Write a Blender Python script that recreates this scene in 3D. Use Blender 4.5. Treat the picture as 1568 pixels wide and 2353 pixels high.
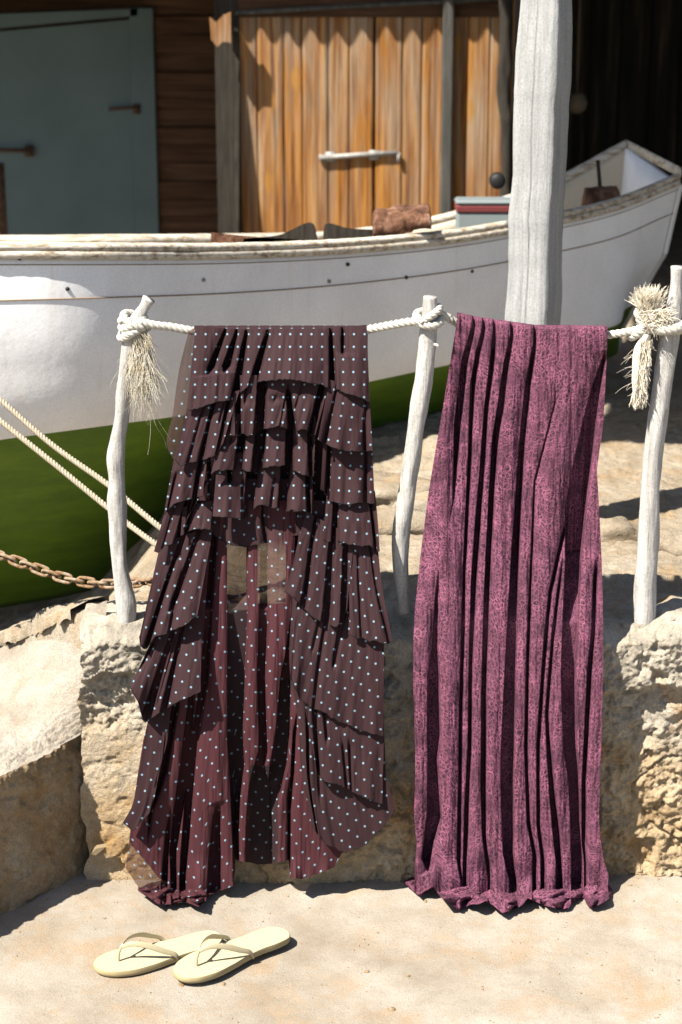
import bpy, math, random
import numpy as np
from mathutils import Vector
R = math.radians
random.seed(7); np.random.seed(7)
for o in list(bpy.data.objects): bpy.data.objects.remove(o)
sc = bpy.context.scene
COL = sc.collection

# ------------------------------------------------------------------ camera
PITCH, FPX, CX, CY = R(17), 4575.0, 784.0, 1176.5
CAM = np.array([0.0, -4.6, 2.35])
cd = bpy.data.cameras.new('camera'); cam = bpy.data.objects.new('camera', cd); COL.objects.link(cam)
cam.location = CAM; cam.rotation_euler = (R(90) - PITCH, 0, 0)
cd.sensor_fit = 'VERTICAL'; cd.sensor_height = 36; cd.lens = 36 * FPX / 2353.0
cd.clip_start = .1; cd.clip_end = 500
cd.dof.use_dof = True; cd.dof.focus_distance = 4.75; cd.dof.aperture_fstop = 4.0
sc.camera = cam
# ------------------------------------------------------------------ sky, sun, exposure
SUN = Vector((-0.47, -0.37, 0.80)).normalized()
w = bpy.data.worlds.new('World'); sc.world = w; w.use_nodes = True
nt = w.node_tree; bg = nt.nodes['Background']
sky = nt.nodes.new('ShaderNodeTexSky'); sky.sky_type = 'NISHITA'; sky.sun_disc = False
sky.sun_elevation = math.asin(SUN.z); sky.sun_rotation = math.atan2(SUN.x, SUN.y)
nt.links.new(sky.outputs[0], bg.inputs[0]); bg.inputs[1].default_value = 0.055
sl = bpy.data.lights.new('sun', 'SUN'); sl.energy = 5.0; sl.angle = R(.6); sl.color = (1, .93, .82)
so = bpy.data.objects.new('sun', sl); COL.objects.link(so)
so.rotation_euler = SUN.to_track_quat('Z', 'Y').to_euler(); so.location = (-4, -3, 8)
vs = sc.view_settings; vs.view_transform = 'Standard'; vs.look = 'None'; vs.gamma = 1; vs.exposure = 1.62

# ------------------------------------------------------------------ photograph -> place helpers
_c, _s = math.cos(PITCH), math.sin(PITCH)
def ray(x, y):
    x = np.asarray(x, float); y = np.asarray(y, float)
    u = CY - y
    return np.stack([x - CX + 0 * u, FPX * _c + u * _s, -FPX * _s + u * _c + 0 * x], -1)
def at(x, y, Y):
    d = ray(x, y); t = (np.asarray(Y, float) - CAM[1]) / d[..., 1]
    return CAM + d * t[..., None]
def atz(x, y, z):
    d = ray(x, y); t = (np.asarray(z, float) - CAM[2]) / d[..., 2]
    return CAM + d * t[..., None]
def ip(x, pts):
    a = np.array(pts, float); return np.interp(x, a[:, 0], a[:, 1])
def iy(y, pts):                     # pts are (x, y) read down the picture: x for a given y
    a = np.array(pts, float); return np.interp(y, a[:, 1], a[:, 0])

# ------------------------------------------------------------------ noise
def _h(i, j, k, s):
    n = (i * 374761393 + j * 668265263 + k * 1274126177 + s * 974634777) & 0xffffffff
    n = ((n ^ (n >> 13)) * 1103515245) & 0xffffffff
    n = ((n ^ (n >> 16)) * 2246822519) & 0xffffffff
    return ((n ^ (n >> 15)) & 0xffff) / 32767.5 - 1
def vn(x, y, z=0, s=0):
    x, y, z = np.broadcast_arrays(np.asarray(x, float), np.asarray(y, float), np.asarray(z, float))
    i, j, k = np.floor(x).astype(np.int64), np.floor(y).astype(np.int64), np.floor(z).astype(np.int64)
    f, g, h = x - i, y - j, z - k
    f, g, h = f * f * (3 - 2 * f), g * g * (3 - 2 * g), h * h * (3 - 2 * h)
    r = 0
    for a in (0, 1):
        for b in (0, 1):
            for c in (0, 1):
                r = r + _h(i + a, j + b, k + c, s) * (f if a else 1 - f) * (g if b else 1 - g) * (h if c else 1 - h)
    return r
def fbm(x, y, z=0, o=4, s=0):
    r, a = 0, 1.0
    for q in range(o):
        r = r + a * vn(np.asarray(x) * 2 ** q + 7.3 * q, np.asarray(y) * 2 ** q + 3.1 * q, np.asarray(z) * 2 ** q, s + q); a *= .5
    return r
def g65(a, b, c, o, sd):
    q, am = 0, 1.
    for k in range(o): q = q + am * vn(np.asarray(a) * 2.1 ** k + 5 * k, np.asarray(b) * 2.1 ** k, c, sd + k); am *= .68
    return q
def sstep(a, b, x):
    t = np.clip((np.asarray(x, float) - a) / (b - a), 0, 1); return t * t * (3 - 2 * t)

# ------------------------------------------------------------------ object helpers
ORG = {}
def obj(name, verts, faces, mats, parent=None, uv=None, smooth=True, fmat=None):
    verts = np.asarray(verts, float).reshape(-1, 3)
    org = ORG.get(parent.name, np.zeros(3)) if parent else np.zeros(3)
    me = bpy.data.meshes.new(name); me.from_pydata((verts - org).tolist(), [], [list(f) for f in faces])
    for m in (mats if isinstance(mats, (list, tuple)) else [mats]): me.materials.append(m)
    if fmat is not None: me.polygons.foreach_set('material_index', list(fmat))
    if smooth: me.polygons.foreach_set('use_smooth', [True] * len(me.polygons))
    if uv is not None:
        l = me.uv_layers.new(name='UVMap'); li = np.zeros(len(me.loops), np.int32); me.loops.foreach_get('vertex_index', li)
        l.data.foreach_set('uv', np.asarray(uv, float).reshape(-1, 2)[li].ravel())
    me.update()
    o = bpy.data.objects.new(name, me); COL.objects.link(o)
    if parent: o.parent = parent; ORG[o.name] = org
    return o
def thing(name, label, cat, loc=(0, 0, 0), group=None):
    o = bpy.data.objects.new(name, None); o.empty_display_size = .1; COL.objects.link(o); o.location = loc
    ORG[o.name] = np.array(loc, float); tag(o, label, cat, group); return o
def tag(o, label=None, cat=None, group=None, kind=None):
    for k, v in (('label', label), ('category', cat), ('group', group), ('kind', kind)):
        if v: o[k] = v
    return o
def struct(o): o['kind'] = 'structure'; return o
def gfaces(nv, nu, base=0, close=False):
    f = []
    for j in range(nv - 1):
        for i in range(nu - (0 if close else 1)):
            a = base + j * nu + i; b = base + j * nu + (i + 1) % nu
            f.append((a, b, b + nu, a + nu))
    return f
class MB:
    def __init__(s): s.v = []; s.f = []; s.m = []; s.n = 0
    def add(s, v, f, m=0):
        v = np.asarray(v, float).reshape(-1, 3); s.v.append(v); s.f += [tuple(i + s.n for i in q) for q in f]; s.m += [m] * len(f); s.n += len(v)
    def box(s, lo, hi, rot=0, c=None, m=0, bev=0.0):
        lo = np.array(lo, float); hi = np.array(hi, float)
        if bev <= 0:
            v = np.array([[x, y, z] for x in (lo[0], hi[0]) for y in (lo[1], hi[1]) for z in (lo[2], hi[2])])
            f = [(0, 1, 3, 2), (4, 6, 7, 5), (0, 4, 5, 1), (2, 3, 7, 6), (0, 2, 6, 4), (1, 5, 7, 3)]
        else:
            v = []; b = bev; ctr = (lo + hi) / 2
            for x in (lo[0], hi[0]):
                for y in (lo[1], hi[1]):
                    for z in (lo[2], hi[2]):
                        sx, sy, sz = (1 if x < ctr[0] else -1), (1 if y < ctr[1] else -1), (1 if z < ctr[2] else -1)
                        v += [[x, y + sy * b, z + sz * b], [x + sx * b, y, z + sz * b], [x + sx * b, y + sy * b, z]]
            import itertools
            v = np.array(v); f = []
            idx = lambda a, b_, c_, k: ((a * 2 + b_) * 2 + c_) * 3 + k
            f += [(idx(0,0,0,0), idx(0,0,1,0), idx(0,1,1,0), idx(0,1,0,0)), (idx(1,0,0,0), idx(1,1,0,0), idx(1,1,1,0), idx(1,0,1,0))]
            f += [(idx(0,0,0,1), idx(1,0,0,1), idx(1,0,1,1), idx(0,0,1,1)), (idx(0,1,0,1), idx(0,1,1,1), idx(1,1,1,1), idx(1,1,0,1))]
            f += [(idx(0,0,0,2), idx(0,1,0,2), idx(1,1,0,2), idx(1,0,0,2)), (idx(0,0,1,2), idx(1,0,1,2), idx(1,1,1,2), idx(0,1,1,2))]
            for a in (0, 1):
                for b_ in (0, 1):
                    f.append((idx(a,b_,0,0), idx(a,b_,0,1), idx(a,b_,1,1), idx(a,b_,1,0)))
                    f.append((idx(a,0,b_,0), idx(a,0,b_,2), idx(a,1,b_,2), idx(a,1,b_,0)))
                    f.append((idx(0,a,b_,1), idx(0,a,b_,2), idx(1,a,b_,2), idx(1,a,b_,1)))
                    for c_ in (0, 1): f.append((idx(a,b_,c_,0), idx(a,b_,c_,1), idx(a,b_,c_,2)))
        if rot or c is not None:
            c = np.array(c if c is not None else (lo + hi) / 2); ca, sa = math.cos(rot), math.sin(rot); d = v - c
            v = c + np.stack([d[:, 0] * ca + d[:, 2] * sa, d[:, 1], -d[:, 0] * sa + d[:, 2] * ca], -1)
        s.add(v, f, m)
    def tube(s, pts, rad, n=10, cap=True, closed=False, m=0, flat=1.0, disp=None):
        pts = np.asarray(pts, float); rad = np.broadcast_to(np.asarray(rad, float), (len(pts),))
        T = np.gradient(pts, axis=0)
        if closed: T = np.roll(pts, -1, 0) - np.roll(pts, 1, 0)
        T /= np.linalg.norm(T, axis=1)[:, None] + 1e-12
        up = np.array([0, 0, 1.]) if abs(T[0][2]) < .9 else np.array([0, 1., 0])
        N = np.zeros_like(pts); nrm = np.cross(np.cross(T[0], up), T[0]); nrm /= np.linalg.norm(nrm)
        for i in range(len(pts)):
            nrm = nrm - T[i] * nrm.dot(T[i]); nrm /= np.linalg.norm(nrm) + 1e-12; N[i] = nrm
        B = np.cross(T, N); a = np.arange(n) * 2 * math.pi / n
        rr = rad[:, None] * np.ones((1, n))
        if disp is not None: rr = rr * disp(pts, a)
        v = pts[:, None] + rr[..., None] * (N[:, None] * np.cos(a)[None, :, None] * flat + B[:, None] * np.sin(a)[None, :, None])
        f = gfaces(len(pts), n, 0, True); f = [q[::-1] for q in f]
        if closed:
            L = (len(pts) - 1) * n; f += [(L + (i + 1) % n, L + i, i, (i + 1) % n)[::-1] for i in range(n)]
        elif cap:
            f.append(tuple(range(n))[::-1][::-1]); f.append(tuple((len(pts) - 1) * n + i for i in range(n))[::-1])
        s.add(v, f, m)
    def build(s, name, mats, parent=None, smooth=False):
        return obj(name, np.concatenate(s.v), s.f, mats, parent, smooth=smooth, fmat=s.m)
def spl(pts, n):
    p = np.asarray(pts, float); d = np.r_[0, np.cumsum(np.linalg.norm(np.diff(p[:, :3], axis=0), axis=1))]
    t = np.linspace(0, d[-1], n); m = np.gradient(p, d, axis=0)
    out = np.zeros((n, p.shape[1])); k = np.clip(np.searchsorted(d, t, 'right') - 1, 0, len(d) - 2)
    h = (d[k + 1] - d[k])[:, None]; s = ((t - d[k])[:, None]) / h
    out = (2*s**3-3*s**2+1)*p[k] + (s**3-2*s**2+s)*h*m[k] + (-2*s**3+3*s**2)*p[k+1] + (s**3-s**2)*h*m[k+1]
    return out

# ------------------------------------------------------------------ materials
def mat(name, build, rough=.85, spec=.25):
    m = bpy.data.materials.new(name); m.use_nodes = True; t = m.node_tree
    b = t.nodes['Principled BSDF']; b.inputs['Roughness'].default_value = rough
    b.inputs['Specular IOR Level'].default_value = spec
    build(t, b); return m
def N(t, ty, **k):
    n = t.nodes.new(ty)
    for a, v in k.items(): setattr(n, a, v)
    return n
def coord(t, scale=(1, 1, 1), kind='Object', rot=(0, 0, 0)):
    c = N(t, 'ShaderNodeTexCoord'); mp = N(t, 'ShaderNodeMapping'); mp.inputs['Scale'].default_value = scale
    mp.inputs['Rotation'].default_value = rot
    t.links.new(c.outputs[kind], mp.inputs[0]); return mp.outputs[0]
def noise(t, v, scale, detail=4, rough=.6, dist=0):
    n = N(t, 'ShaderNodeTexNoise'); n.inputs['Scale'].default_value = scale; n.inputs['Detail'].default_value = detail
    n.inputs['Roughness'].default_value = rough; n.inputs['Distortion'].default_value = dist
    t.links.new(v, n.inputs['Vector']); return n.outputs['Fac']
def ramp(t, f, stops, interp='LINEAR'):
    r = N(t, 'ShaderNodeValToRGB'); r.color_ramp.interpolation = interp; e = r.color_ramp.elements
    while len(e) < len(stops): e.new(.5)
    for q, (p, c) in zip(e, stops):
        q.position = p; q.color = (*c, 1) if isinstance(c, (tuple, list)) else (c, c, c, 1)
    t.links.new(f, r.inputs[0]); return r.outputs[0]
def mix(t, f, a, b, mode='MIX'):
    n = N(t, 'ShaderNodeMix', data_type='RGBA', blend_type=mode)
    for s, v in ((n.inputs[0], f), (n.inputs[6], a), (n.inputs[7], b)):
        if hasattr(v, 'is_linked') or hasattr(v, 'links'): t.links.new(v, s)
        else: s.default_value = v if isinstance(v, (int, float)) else (*v, 1)
    return n.outputs[2]
def math_(t, op, a, b=0, c=None):
    n = N(t, 'ShaderNodeMath', operation=op)
    for s, v in zip(n.inputs, (a, b) if c is None else (a, b, c)):
        if isinstance(v, (int, float)): s.default_value = v
        else: t.links.new(v, s)
    return n.outputs[0]
def bump(t, b, h, strength=.5, dist=.01):
    n = N(t, 'ShaderNodeBump'); n.inputs['Strength'].default_value = strength; n.inputs['Distance'].default_value = dist
    t.links.new(h, n.inputs['Height']); t.links.new(n.outputs[0], b.inputs['Normal'])
KA = .45        # the photograph is exposed about a stop over: real albedos are lower than they look
def base(t, b, c, k=None):
    k = KA if k is None else k
    if isinstance(c, tuple): b.inputs['Base Color'].default_value = (*[q * k for q in c], 1)
    else: t.links.new(mix(t, 1., c, (k, k, k), 'MULTIPLY'), b.inputs['Base Color'])

def m_concrete(pal, fine=260, big=3.5, bs=.4, stain=None, rust=.5):
    def f(t, b):
        v = coord(t)
        c = ramp(t, noise(t, v, big, 6, .65), [(.3, pal[0]), (.5, pal[1]), (.72, pal[2])])
        if stain:
            s = ramp(t, noise(t, v, big * 1.7, 5, .7, .6), [(.5, 0.), (.68, 1.)])
            c = mix(t, math_(t, 'MULTIPLY', s, rust), c, stain)
        g = ramp(t, noise(t, v, fine, 3, .7), [(.25, .62), (.5, 1.), (.8, 1.22)])
        c = mix(t, 1., c, g, 'MULTIPLY')
        # little dark and ochre grains set in the concrete
        vo = N(t, 'ShaderNodeTexVoronoi'); vo.inputs['Scale'].default_value = 70; t.links.new(v, vo.inputs['Vector'])
        sp = ramp(t, vo.outputs['Distance'], [(.10, 1.), (.17, 0.)])
        sel = ramp(t, noise(t, v, 23, 2), [(.56, 0.), (.62, 1.)])
        c = mix(t, math_(t, 'MULTIPLY', math_(t, 'MULTIPLY', sp, sel), .75), c, ramp(t, noise(t, v, 41, 1), [(.4, (.2, .17, .14)), (.6, (.5, .25, .1))]))
        base(t, b, c)
        h = math_(t, 'ADD', math_(t, 'MULTIPLY', noise(t, v, 30, 6, .7), 1.), math_(t, 'MULTIPLY', noise(t, v, 240, 3, .7), .5))
        bump(t, b, h, bs, .008)
    return f
M = {}
M['ground'] = mat('ground_concrete', m_concrete([(.37, .305, .225), (.51, .45, .365), (.64, .595, .525)], 330, 3.4, .4, (.54, .38, .23), .7))
def _wall(t, b):
    v = coord(t)
    hi = ramp(t, noise(t, v, 9, 7, .7), [(.3, (.34, .31, .26)), (.5, (.54, .48, .39)), (.7, (.68, .61, .51))])
    lo = ramp(t, noise(t, v, 7, 7, .7, .4), [(.3, (.42, .29, .16)), (.5, (.60, .46, .29)), (.7, (.70, .60, .46))])
    sx = N(t, 'ShaderNodeSeparateXYZ'); t.links.new(v, sx.inputs[0])
    zz = math_(t, 'ADD', sx.outputs[2], math_(t, 'MULTIPLY', math_(t, 'SUBTRACT', noise(t, v, 4, 4), .5), .7))
    c = mix(t, ramp(t, zz, [(.26, 0.), (.5, 1.)]), lo, hi)
    c = mix(t, math_(t, 'MULTIPLY', ramp(t, noise(t, v, 5, 4, .6, .8), [(.56, 0.), (.68, 1.)]), .65), c, (.50, .27, .08))
    c = mix(t, 1., c, ramp(t, noise(t, v, 190, 4, .75), [(.25, .55), (.5, 1.), (.8, 1.3)]), 'MULTIPLY')
    base(t, b, c, .68)
    bump(t, b, math_(t, 'ADD', noise(t, v, 60, 6, .8), math_(t, 'MULTIPLY', noise(t, v, 210, 3, .8), .4)), .9, .012)
M['wall'] = mat('rough_concrete', _wall, .95, .1)
M['ramp'] = mat('ramp_concrete', m_concrete([(.40, .33, .25), (.54, .48, .40), (.62, .58, .51)], 200, 7, .7, (.50, .37, .23), .5))
M['rampside'] = mat('ramp_side_concrete', m_concrete([(.38, .26, .15), (.54, .39, .23), (.64, .53, .37)], 160, 8, .8, (.46, .25, .09), .7))
M['terrace'] = mat('terrace_rock', m_concrete([(.40, .32, .22), (.56, .47, .35), (.68, .61, .50)], 150, 5, .9, (.55, .36, .17), .6))

def _drift(c0, c1, c2, sc_=1.0):
    def f(t, b):
        v = coord(t, (38 * sc_, 38 * sc_, 3.2 * sc_))
        c = ramp(t, noise(t, v, 1.6, 6, .65, .6), [(.28, c0), (.5, c1), (.72, c2)])
        v2 = coord(t)
        c = mix(t, 1., c, ramp(t, noise(t, v2, 170, 3, .7), [(.3, .78), (.6, 1.08)]), 'MULTIPLY')
        base(t, b, c); bump(t, b, noise(t, v, 2.6, 6, .7, .5), .7, .006)
    return f
M['drift'] = mat('driftwood', _drift((.46, .44, .41), (.74, .72, .69), (.92, .90, .88)), .9, .15)
M['pole'] = mat('bleached_timber', _drift((.42, .43, .44), (.55, .56, .56), (.66, .67, .67), .6), .9, .15)
M['darkdrift'] = mat('dark_branch_and_shade_wood', _drift((.03, .027, .022), (.06, .052, .043), (.10, .085, .07)), .9, .15)  # dark branch and boards; also puts shade into the corner posts' colour
M['greybeam'] = mat('grey_beam_wood', _drift((.07, .07, .065), (.12, .12, .11), (.18, .17, .16), .7), .9, .15)
def _rope(t, b):
    v = coord(t); base(t, b, ramp(t, noise(t, v, 240, 4, .7), [(.3, (.74, .68, .57)), (.6, (1., .97, .88))]))
    bump(t, b, noise(t, v, 700, 3), .6, .002)
M['rope'] = mat('rope_fibre', _rope, .95, .1)
def _rope2(t, b):
    v = coord(t); base(t, b, ramp(t, noise(t, v, 200, 4, .7), [(.3, (.42, .34, .24)), (.6, (.68, .60, .47))]))
M['rope2'] = mat('mooring_rope_fibre', _rope2, .95, .1)
def _fluff(t, b):
    base(t, b, (1., .95, .84), .8); out = t.nodes['Material Output']; tl = N(t, 'ShaderNodeBsdfTranslucent'); tl.inputs[0].default_value = (.85, .78, .64, 1); mx = N(t, 'ShaderNodeMixShader'); mx.inputs[0].default_value = .45
    t.links.new(b.outputs[0], mx.inputs[1]); t.links.new(tl.outputs[0], mx.inputs[2]); t.links.new(mx.outputs[0], out.inputs[0])
M['fluff'] = mat('fluffy_rope_fibre', _fluff, .9, .1)
M['fray'] = mat('frayed_fibre', lambda t, b: base(t, b, (.66, .58, .42)), .9, .2)
M['fraytan'] = mat('frayed_tan_fibre', lambda t, b: base(t, b, ramp(t, noise(t, coord(t), 30, 3), [(.35, (.84, .72, .50)), (.65, (1., .95, .82))])), .9, .2)
def _chain(t, b):
    v = coord(t); base(t, b, ramp(t, noise(t, v, 60, 5, .7), [(.35, (.20, .09, .035)), (.48, (.42, .26, .14)), (.62, (.52, .44, .34))]))
    bump(t, b, noise(t, v, 300, 3), .5, .002)
M['chain'] = mat('rusty_chain', _chain, .9, .2)

# cloth
def _purple(t, b):
    v = coord(t, (1, 1, 1), 'UV')
    nz = N(t, 'ShaderNodeTexNoise'); nz.inputs['Scale'].default_value = 60; nz.inputs['Detail'].default_value = 3; t.links.new(v, nz.inputs['Vector'])
    ad = N(t, 'ShaderNodeMixRGB', blend_type='LINEAR_LIGHT'); ad.inputs[0].default_value = .012
    t.links.new(v, ad.inputs[1]); t.links.new(nz.outputs['Color'], ad.inputs[2])
    lines = []
    for s, sx in ((78, 1.2), (130, .8)):
        mp = N(t, 'ShaderNodeMapping'); mp.inputs['Scale'].default_value = (sx, 1, 1); t.links.new(ad.outputs[0], mp.inputs[0])
        vo = N(t, 'ShaderNodeTexVoronoi', feature='DISTANCE_TO_EDGE'); vo.inputs['Scale'].default_value = s; vo.voronoi_dimensions = '2D'
        t.links.new(mp.outputs[0], vo.inputs['Vector']); lines.append(ramp(t, vo.outputs['Distance'], [(.0, 1.), (.16, 0.)]))
    l = math_(t, 'MAXIMUM', lines[0], math_(t, 'MULTIPLY', lines[1], .75))
    blot = ramp(t, noise(t, v, 14, 5, .65), [(.38, .25), (.62, 1.)])
    wash = noise(t, coord(t, (16, 3, 1), 'UV'), 2.2, 5, .65)
    gr = ramp(t, wash, [(.34, (.050, .021, .036)), (.66, (.14, .050, .088))])
    c = mix(t, math_(t, 'MULTIPLY', l, blot), gr, (.53, .18, .30))
    c = mix(t, 1., c, ramp(t, noise(t, v, 520, 2), [(.3, .8), (.7, 1.15)]), 'MULTIPLY')
    base(t, b, c); bump(t, b, noise(t, coord(t, (1, 1, 1), 'UV'), 420, 2), .25, .002)
    pass
M['purple'] = mat('crackle_print_jersey', _purple, .85, .15)
def _dots(cloth, clear):
    def f(t, b):
        v = coord(t, (1, 1, 1), 'UV'); sp = N(t, 'ShaderNodeSeparateXYZ'); t.links.new(v, sp.inputs[0])
        d2 = []
        for a, p in ((sp.outputs[0], .0256), (sp.outputs[1], .0305)):
            q = math_(t, 'SUBTRACT', math_(t, 'FRACT', math_(t, 'DIVIDE', a, p)), .5)
            q = math_(t, 'MULTIPLY', q, p); d2.append(math_(t, 'MULTIPLY', q, q))
        d = math_(t, 'SQRT', math_(t, 'ADD', *d2)); m_ = ramp(t, math_(t, 'MULTIPLY', d, 100), [(.24, 1.), (.30, 0.)])
        cc = mix(t, noise(t, v, 300, 2), tuple(x * .7 for x in cloth), tuple(x * 1.3 for x in cloth))
        base(t, b, mix(t, m_, cc, (.30, .48, .60)))
        bump(t, b, noise(t, v, 500, 2), .3, .002)
        out = t.nodes['Material Output']; tr = N(t, 'ShaderNodeBsdfTransparent'); mx = N(t, 'ShaderNodeMixShader')
        tr.inputs[0].default_value = (.9, .82, .78, 1)
        f_ = math_(t, 'MULTIPLY', math_(t, 'SUBTRACT', 1., m_), clear)
        t.links.new(f_, mx.inputs[0]); t.links.new(b.outputs[0], mx.inputs[1]); t.links.new(tr.outputs[0], mx.inputs[2])
        t.links.new(mx.outputs[0], out.inputs[0])
    return f
M['dots'] = mat('spotted_chiffon', _dots((.047, .0175, .022), 0), .8, .2)
M['lining'] = mat('spotted_red_lining', _dots((.088, .023, .031), 0), .8, .2)
M['thin'] = mat('fold_shade_spotted_chiffon', _dots((.040, .018, .022), .05), .8, .2)  # single-layer chiffon, darkened so the fold floors carry painted shade
def _veil(t, b):
    _dots((.072, .028, .033), 0)(t, b)
    sz = N(t, 'ShaderNodeSeparateXYZ'); g = N(t, 'ShaderNodeNewGeometry'); t.links.new(g.outputs['Position'], sz.inputs[0])
    zz = math_(t, 'ADD', sz.outputs[2], math_(t, 'MULTIPLY', math_(t, 'SUBTRACT', noise(t, coord(t), 14, 3), .5), .05))
    k = ramp(t, zz, [(.735, 0.), (.765, .19), (.865, .19), (.905, 0.)])
    for n in t.nodes:
        if n.type == 'MIX_SHADER': t.links.new(k, n.inputs[0])
M['veil'] = mat('veil_spotted_chiffon', _veil, .8, .2)
M['sheer'] = mat('sheer_spotted_chiffon', _dots((.085, .045, .04), .36), .8, .2)
M['hem'] = mat('dark_hem_thread', lambda t, b: base(t, b, (.02, .010, .012)), .8, .2)

def _hull(c, rust=True):
    def f(t, b):
        v = coord(t); n1 = ramp(t, noise(t, v, 3, 5, .6), [(.3, .86), (.7, 1.06)])
        k = mix(t, 1., c, n1, 'MULTIPLY')
        if not rust: k = mix(t, ramp(t, noise(t, coord(t, (3, 3, 14)), 1.5, 6, .7), [(.35, 0.), (.7, .6)]), k, (.035, .10, .012))
        st = ramp(t, noise(t, coord(t, (22, 22, 1.0)), 1., 6, .75), [(.56, 0.), (.78, .8)])
        if rust: k = mix(t, math_(t, 'MULTIPLY', st, .5), k, (.56, .45, .34))
        k = mix(t, 1., k, ramp(t, noise(t, v, 260, 3, .7), [(.3, .84), (.7, 1.1)]), 'MULTIPLY')
        base(t, b, k, .98 if rust else .62); bump(t, b, noise(t, v, 24, 5, .6), .12, .01)
    return f
M['white'] = mat('white_boat_paint', _hull((.74, .745, .755)), .55, .3)
M['green'] = mat('green_antifouling', _hull((.15, .27, .012), False), .6, .3)
M['inner'] = mat('inner_boat_paint', _hull((.50, .45, .36)), .7, .2)
M['seam'] = mat('rusty_seam', lambda t, b: base(t, b, (.50, .36, .24)), .8)
def _gun(t, b):
    v = coord(t, (3, 30, 40)); c = ramp(t, noise(t, v, 1.8, 7, .75, .4), [(.30, (.14, .085, .05)), (.42, (.42, .33, .23)), (.52, (.72, .66, .56)), (.72, (.90, .87, .80))])
    base(t, b, c, .6); bump(t, b, noise(t, v, 3, 6, .8), .4, .004)
M['gun'] = mat('peeling_gunwale', _gun, .85)
def _plank(t, b):
    u = coord(t, (1, 1, 1)); g = coord(t, (44, 44, 1.5))
    st = noise(t, g, 1.0, 7, .62, .5)
    c = ramp(t, st, [(.28, (.13, .042, .010)), (.42, (.34, .125, .024)), (.56, (.56, .235, .040)), (.74, (.70, .36, .09))])
    grey = ramp(t, noise(t, coord(t, (9, 9, .9)), 1.5, 5, .6, .5), [(.38, 0.), (.62, 1.)])
    sx = N(t, 'ShaderNodeSeparateXYZ'); t.links.new(u, sx.inputs[0])
    hgt = ramp(t, math_(t, 'MULTIPLY', sx.outputs[2], .5), [(.35, .15), (.72, .85)])
    c = mix(t, math_(t, 'MULTIPLY', grey, hgt), c, ramp(t, st, [(.35, (.26, .17, .11)), (.65, (.66, .52, .37))]))
    vo = N(t, 'ShaderNodeTexVoronoi'); vo.inputs['Scale'].default_value = 1.; t.links.new(coord(t, (8, 8, 3.2)), vo.inputs['Vector'])
    c = mix(t, ramp(t, vo.outputs['Distance'], [(.10, .85), (.2, 0.)]), c, (.60, .30, .07))
    base(t, b, c); bump(t, b, st, .8, .012)
M['plank'] = mat('weathered_orange_planks', _plank, .8, .2)
def _brown(t, b):
    g = coord(t, (1.6, 1.6, 26)); st = noise(t, g, 1.4, 6, .65, .5)
    base(t, b, ramp(t, st, [(.3, (.045, .024, .013)), (.5, (.12, .062, .032)), (.7, (.20, .11, .065))])); bump(t, b, st, .7, .01)
M['brown'] = mat('brown_board_wood', _brown, .85, .15)
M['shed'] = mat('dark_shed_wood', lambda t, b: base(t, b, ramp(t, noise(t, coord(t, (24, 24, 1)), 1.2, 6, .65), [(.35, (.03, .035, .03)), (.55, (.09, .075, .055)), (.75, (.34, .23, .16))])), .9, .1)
M['blue'] = mat('faded_teal_paint', lambda t, b: base(t, b, mix(t, 1., ramp(t, noise(t, coord(t), 2, 5), [(.3, (.135, .20, .205)), (.7, (.19, .265, .275))]), ramp(t, noise(t, coord(t), 220, 3), [(.3, .85), (.7, 1.12)]), 'MULTIPLY')), .7, .2)
M['rustiron'] = mat('rusty_iron', lambda t, b: base(t, b, ramp(t, noise(t, coord(t), 40, 4), [(.35, (.05, .025, .014)), (.65, (.14, .07, .035))])), .8, .3)
M['zinc'] = mat('zinc_bolt', lambda t, b: base(t, b, ramp(t, noise(t, coord(t), 60, 4), [(.35, (.30, .28, .25)), (.65, (.55, .55, .54))])), .5, .5)
M['roof'] = mat('fibre_cement_sheet', m_concrete([(.22, .21, .19), (.30, .29, .27), (.38, .37, .34)], 90, 3, .3))
def _old(t, b):
    v = coord(t); base(t, b, ramp(t, noise(t, v, 22, 6, .75, .4), [(.32, (.035, .02, .014)), (.47, (.17, .075, .04)), (.58, (.33, .17, .11)), (.75, (.48, .38, .30))])); bump(t, b, noise(t, v, 40, 5), .8, .01)
M['old'] = mat('cracked_red_wood', _old, .9)
M['coolw'] = mat('pale_blue_plastic', lambda t, b: base(t, b, (.30, .36, .38)), .5, .4)
M['coolr'] = mat('red_plastic', lambda t, b: base(t, b, (.24, .045, .05)), .5, .4)
M['black'] = mat('black_rubber', lambda t, b: base(t, b, (.015, .015, .016)), .6, .3)
M['buoy'] = mat('faded_buoy', lambda t, b: base(t, b, (.30, .24, .17)), .7, .3)
M['sole'] = mat('cream_rubber', lambda t, b: (base(t, b, mix(t, noise(t, coord(t), 260, 3), (.74, .64, .38), (.88, .78, .52))), bump(t, b, noise(t, coord(t), 420, 2), .35, .002)), .65, .3)
M['soleside'] = mat('cream_rubber_edge', lambda t, b: base(t, b, (.58, .47, .25)), .7, .3)
def _strap(t, b):
    base(t, b, mix(t, noise(t, coord(t), 90, 2), (.86, .72, .42), (.94, .86, .62)))
    b.inputs['Transmission Weight'].default_value = .25; b.inputs['Subsurface Weight'].default_value = .0
M['strap'] = mat('translucent_cream_strap', _strap, .35, .5)
M['leaf'] = mat('dry_leaf', lambda t, b: base(t, b, (.34, .26, .15)), .8, .2)

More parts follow.
